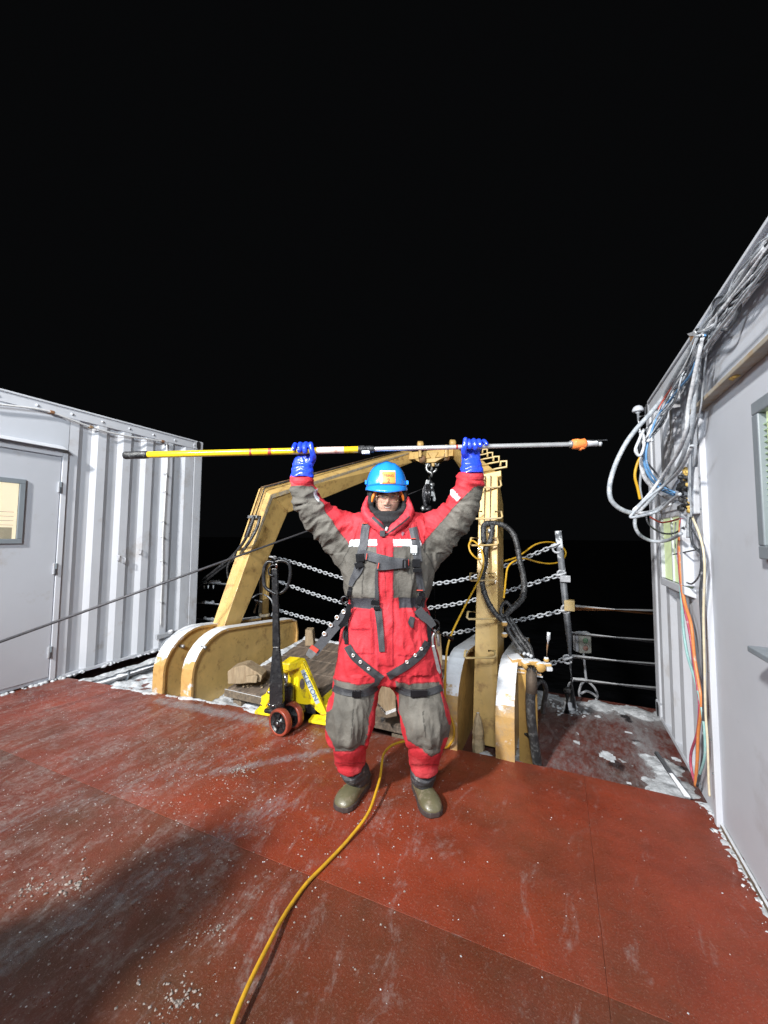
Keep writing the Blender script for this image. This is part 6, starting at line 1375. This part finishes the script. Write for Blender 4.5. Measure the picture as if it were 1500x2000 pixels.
# picture-left hand: fingertips left to right, thumb on the right
cl = onpole(594)
th1 = [cl+FH*.02-up_p*.052+PA*.040, cl-FH*.012-up_p*.034+PA*.050, cl-FH*.030-up_p*.004+PA*.046, cl-FH*.026+up_p*.030+PA*.040]
gl1 = glove(594, ((591, 905, 2.09), (590, 934, 2.08)), th1, [(-.042, .0125, 172, -.012), (-.017, .0138, 190, -.004), (.009, .0142, 200, .0), (.033, .0132, 150, .006)], .019)
gl1['label'] = 'blue rubber glove on the picture-left hand'
cr = onpole(921)
th2 = [cr+FH*.02-up_p*.050-PA*.030, cr-FH*.010-up_p*.030-PA*.046, cr-FH*.028-up_p*.002-PA*.044, cr-FH*.024+up_p*.036-PA*.038]
gl2 = glove(921, ((920, 900, 2.09), (922, 926, 2.08)), th2, [(-.016, .0140, 198, .0), (.009, .0145, 212, .004), (.033, .0136, 186, .008), (.054, .0122, 165, .024)], .014)
gl2['label'] = 'blue rubber glove on the picture-right hand'
# cuffs of the sleeves
for (x, y, hw_, d_) in ((590, 936, 20.5, 2.07), (921, 928, 23, 2.07)):
    g = G(); a = DP(x, y-3, d_); b = DP(x, y+9, d_+.005); 
    loft(g, [a, a.lerp(b, .5), b], [hw_*.94*S, hw_*S, hw_*.96*S], [.055, .06, .058], n=26); g.obj('cuff', m_redc, PE)

# ---- boots
m_sole = M('dark boot sole', (.05, .038, .036), .6, var=.3, scale=30, bump=.3); m_oliv = M('olive rubber boot', (.115, .105, .060), .38, var=.12, scale=14, bump=.1, dirt=(.25, .21, .16), dirt_amt=.3, dirt_scale=18, coat=.2)
m_shaft = M('dark grey boot shaft', (.040, .042, .048), .75, var=.3, scale=30, bump=.5, bscale=70, dirt=(.30, .29, .28), dirt_amt=.2, dirt_scale=20)
def boot(ax_, ay_, tx, ty_, cuff):
    A = ZP(ax_, ay_, 0); T = ZP(tx, ty_, 0); A.z = T.z = 0; d = (T-A).normalized(); s_ = V((d.y, -d.x, 0)); L_ = .285; H_ = T-d*L_
    bt = []
    st = [(0, .036, .050), (.03, .046, .070), (.07, .050, .082), (.11, .050, .084), (.15, .053, .082), (.18, .059, .082), (.215, .061, .080), (.245, .056, .072), (.270, .043, .054), (.284, .022, .034)]
    vs = []; fs = []; n_ = 20
    for x, hw_, h in st:
        for k in range(n_):
            a = 2*math.pi*k/n_; cx_ = math.cos(a); sz = math.sin(a); zz = .030+(max(0, sz)**.8)*(h-.030) if sz > 0 else .030+sz*.010
            wv = hw_*math.copysign(abs(cx_)**.8, cx_)*(1 if sz < .3 else 1-.25*(sz-.3)); vs.append(H_+d*x+s_*wv+UPV*zz)
    for i in range(len(st)-1):
        for k in range(n_): fs.append((i*n_+k, i*n_+(k+1) % n_, (i+1)*n_+(k+1) % n_, (i+1)*n_+k))
    fs += [tuple(range(n_)), tuple((len(st)-1)*n_+k for k in range(n_-1, -1, -1))]
    b = G().add(vs, fs, True).obj('boot', m_oliv, PE); b.modifiers.new('s', 'SUBSURF').levels = 1; b.modifiers['s'].render_levels = 2
    out = [(H_+d*x+s_*(hw_*1.06*sg)) for sg in (1, -1) for x, hw_, h in (st if sg > 0 else st[::-1])]
    out = [V((p.x, p.y, .002)) for p in out]; G().prism(out, (0, 0, .030)).obj('sole', m_sole, b, bevel=.006)
    # rubber foxing line
    g = G(); C_ = H_+d*.085; c2 = DP(*cuff)
    loft(g, [C_+UPV*.055, C_+UPV*.085, (C_+UPV*.10).lerp(c2, .6), c2], [.060, .068, .074, .072], [.066, .074, .080, .078], n=24); sm = remesh(g, .006, 3)
    push(sm, lambda c: .005*noise.noise(V((c.x*10, c.y*10, c.z*45)))+.003*noise.noise(c*30))
    sm.polygons.foreach_set('use_smooth', [True]*len(sm.polygons)); link(sm, 'boot_shaft', m_shaft, b)
    return b
boot(697, 1548, 662, 1588, (684, 1494, 2.20)); boot(824, 1548, 850, 1600, (828, 1498, 2.20))

# ------------------------------------------------------------------ the pole
tp_ = thing('telescopic_pole', onpole(600), 'long telescopic pole held overhead, yellow and black-gripped at left, bare aluminium at right', 'pole')
def ptube(x0, x1, r, mat, name, par=tp_, n=16, prof=None):
    a, b = onpole(x0), onpole(x1); L_ = (b-a).length
    return G().lathe(a, PA, prof or [(r*.92, 0), (r, .002), (r, L_-.002), (r*.92, L_)], n).obj(name, mat, par)
m_py = M('yellow fibreglass', (.80, .55, .02), .25, var=.06, scale=30, dirt=(.40, .10, .03), dirt_amt=.22, dirt_scale=14, coat=.4)
m_al = M('bare aluminium', (.62, .63, .65), .3, .6, var=.12, scale=20)
m_lbl = M('stained pink label', (.72, .58, .50), .5, var=.2, scale=60, dirt=(.45, .10, .08), dirt_amt=.45, dirt_scale=30); m_blood = M('red smear', (.45, .06, .03), .5, var=.4, scale=60)
ptube(288, 700, .0178, m_py, 'yellow_tube'); ptube(242, 290, .0215, m_rubber, 'grip', prof=[(.012, 0), (.019, .003), (.0215, .012), (.0205, .03), (.0215, .11), (.0205, .125), (.019, .132)])
ptube(618, 672, .0183, m_lbl, 'label_band'); ptube(487, 493, .0181, m_blood, 'smear'); ptube(523, 531, .0181, m_blood, 'smear')
ptube(731, 1122, .0125, m_al, 'aluminium_tube')
ptube(699, 704, .0215, m_dark, 'collar'); ptube(703, 731, .0200, m_rubber, 'clamp', prof=[(.019, 0), (.0215, .004), (.0215, .02), (.018, .028), (.020, .05), (.018, .07), (.0145, .077)])
c = onpole(714)-up_p*.018-FH*.008; G().obox(c, PA, .022, up_p, .010, FH, .010).obj('clamp_lever', m_steel, tp_, bevel=.003)
for x in (895, 892): pass
ptube(889, 894, .0128, m_blood, 'smear')
g = G(); g.lathe(onpole(1116), PA, [(.016, 0), (.026, .006), (.029, .03), (.026, .05), (.030, .066), (.020, .078)], 18)
m_ort = M('orange tape', (.85, .22, .05), .45, var=.2, scale=30, bump=.5, bscale=60); g.obj('orange_tape', m_ort, tp_)
g = G(); g.blob(onpole(1134)-up_p*.020, .020, .8, 4, .5, 2); g.blob(onpole(1126)+up_p*.016, .018, .6, 5, .5, 2); g.obj('tape_wad', m_ort, tp_)
ptube(1112, 1118, .019, m_steel, 'tip_ferrule')
G().tube([onpole(1140)+up_p*.018, onpole(1186)+up_p*.019], .0035, 8).obj('hook_rod', m_steel, tp_)
ptube(1143, 1168, .0155, m_frost, 'tip_jaw', prof=[(.014, 0), (.017, .01), (.013, .04), (.016, .06), (.010, .07)]); G().blob(onpole(1171)-up_p*.004, .014, .9, 2, .3, 2).obj('tip_ball', m_frost, tp_)
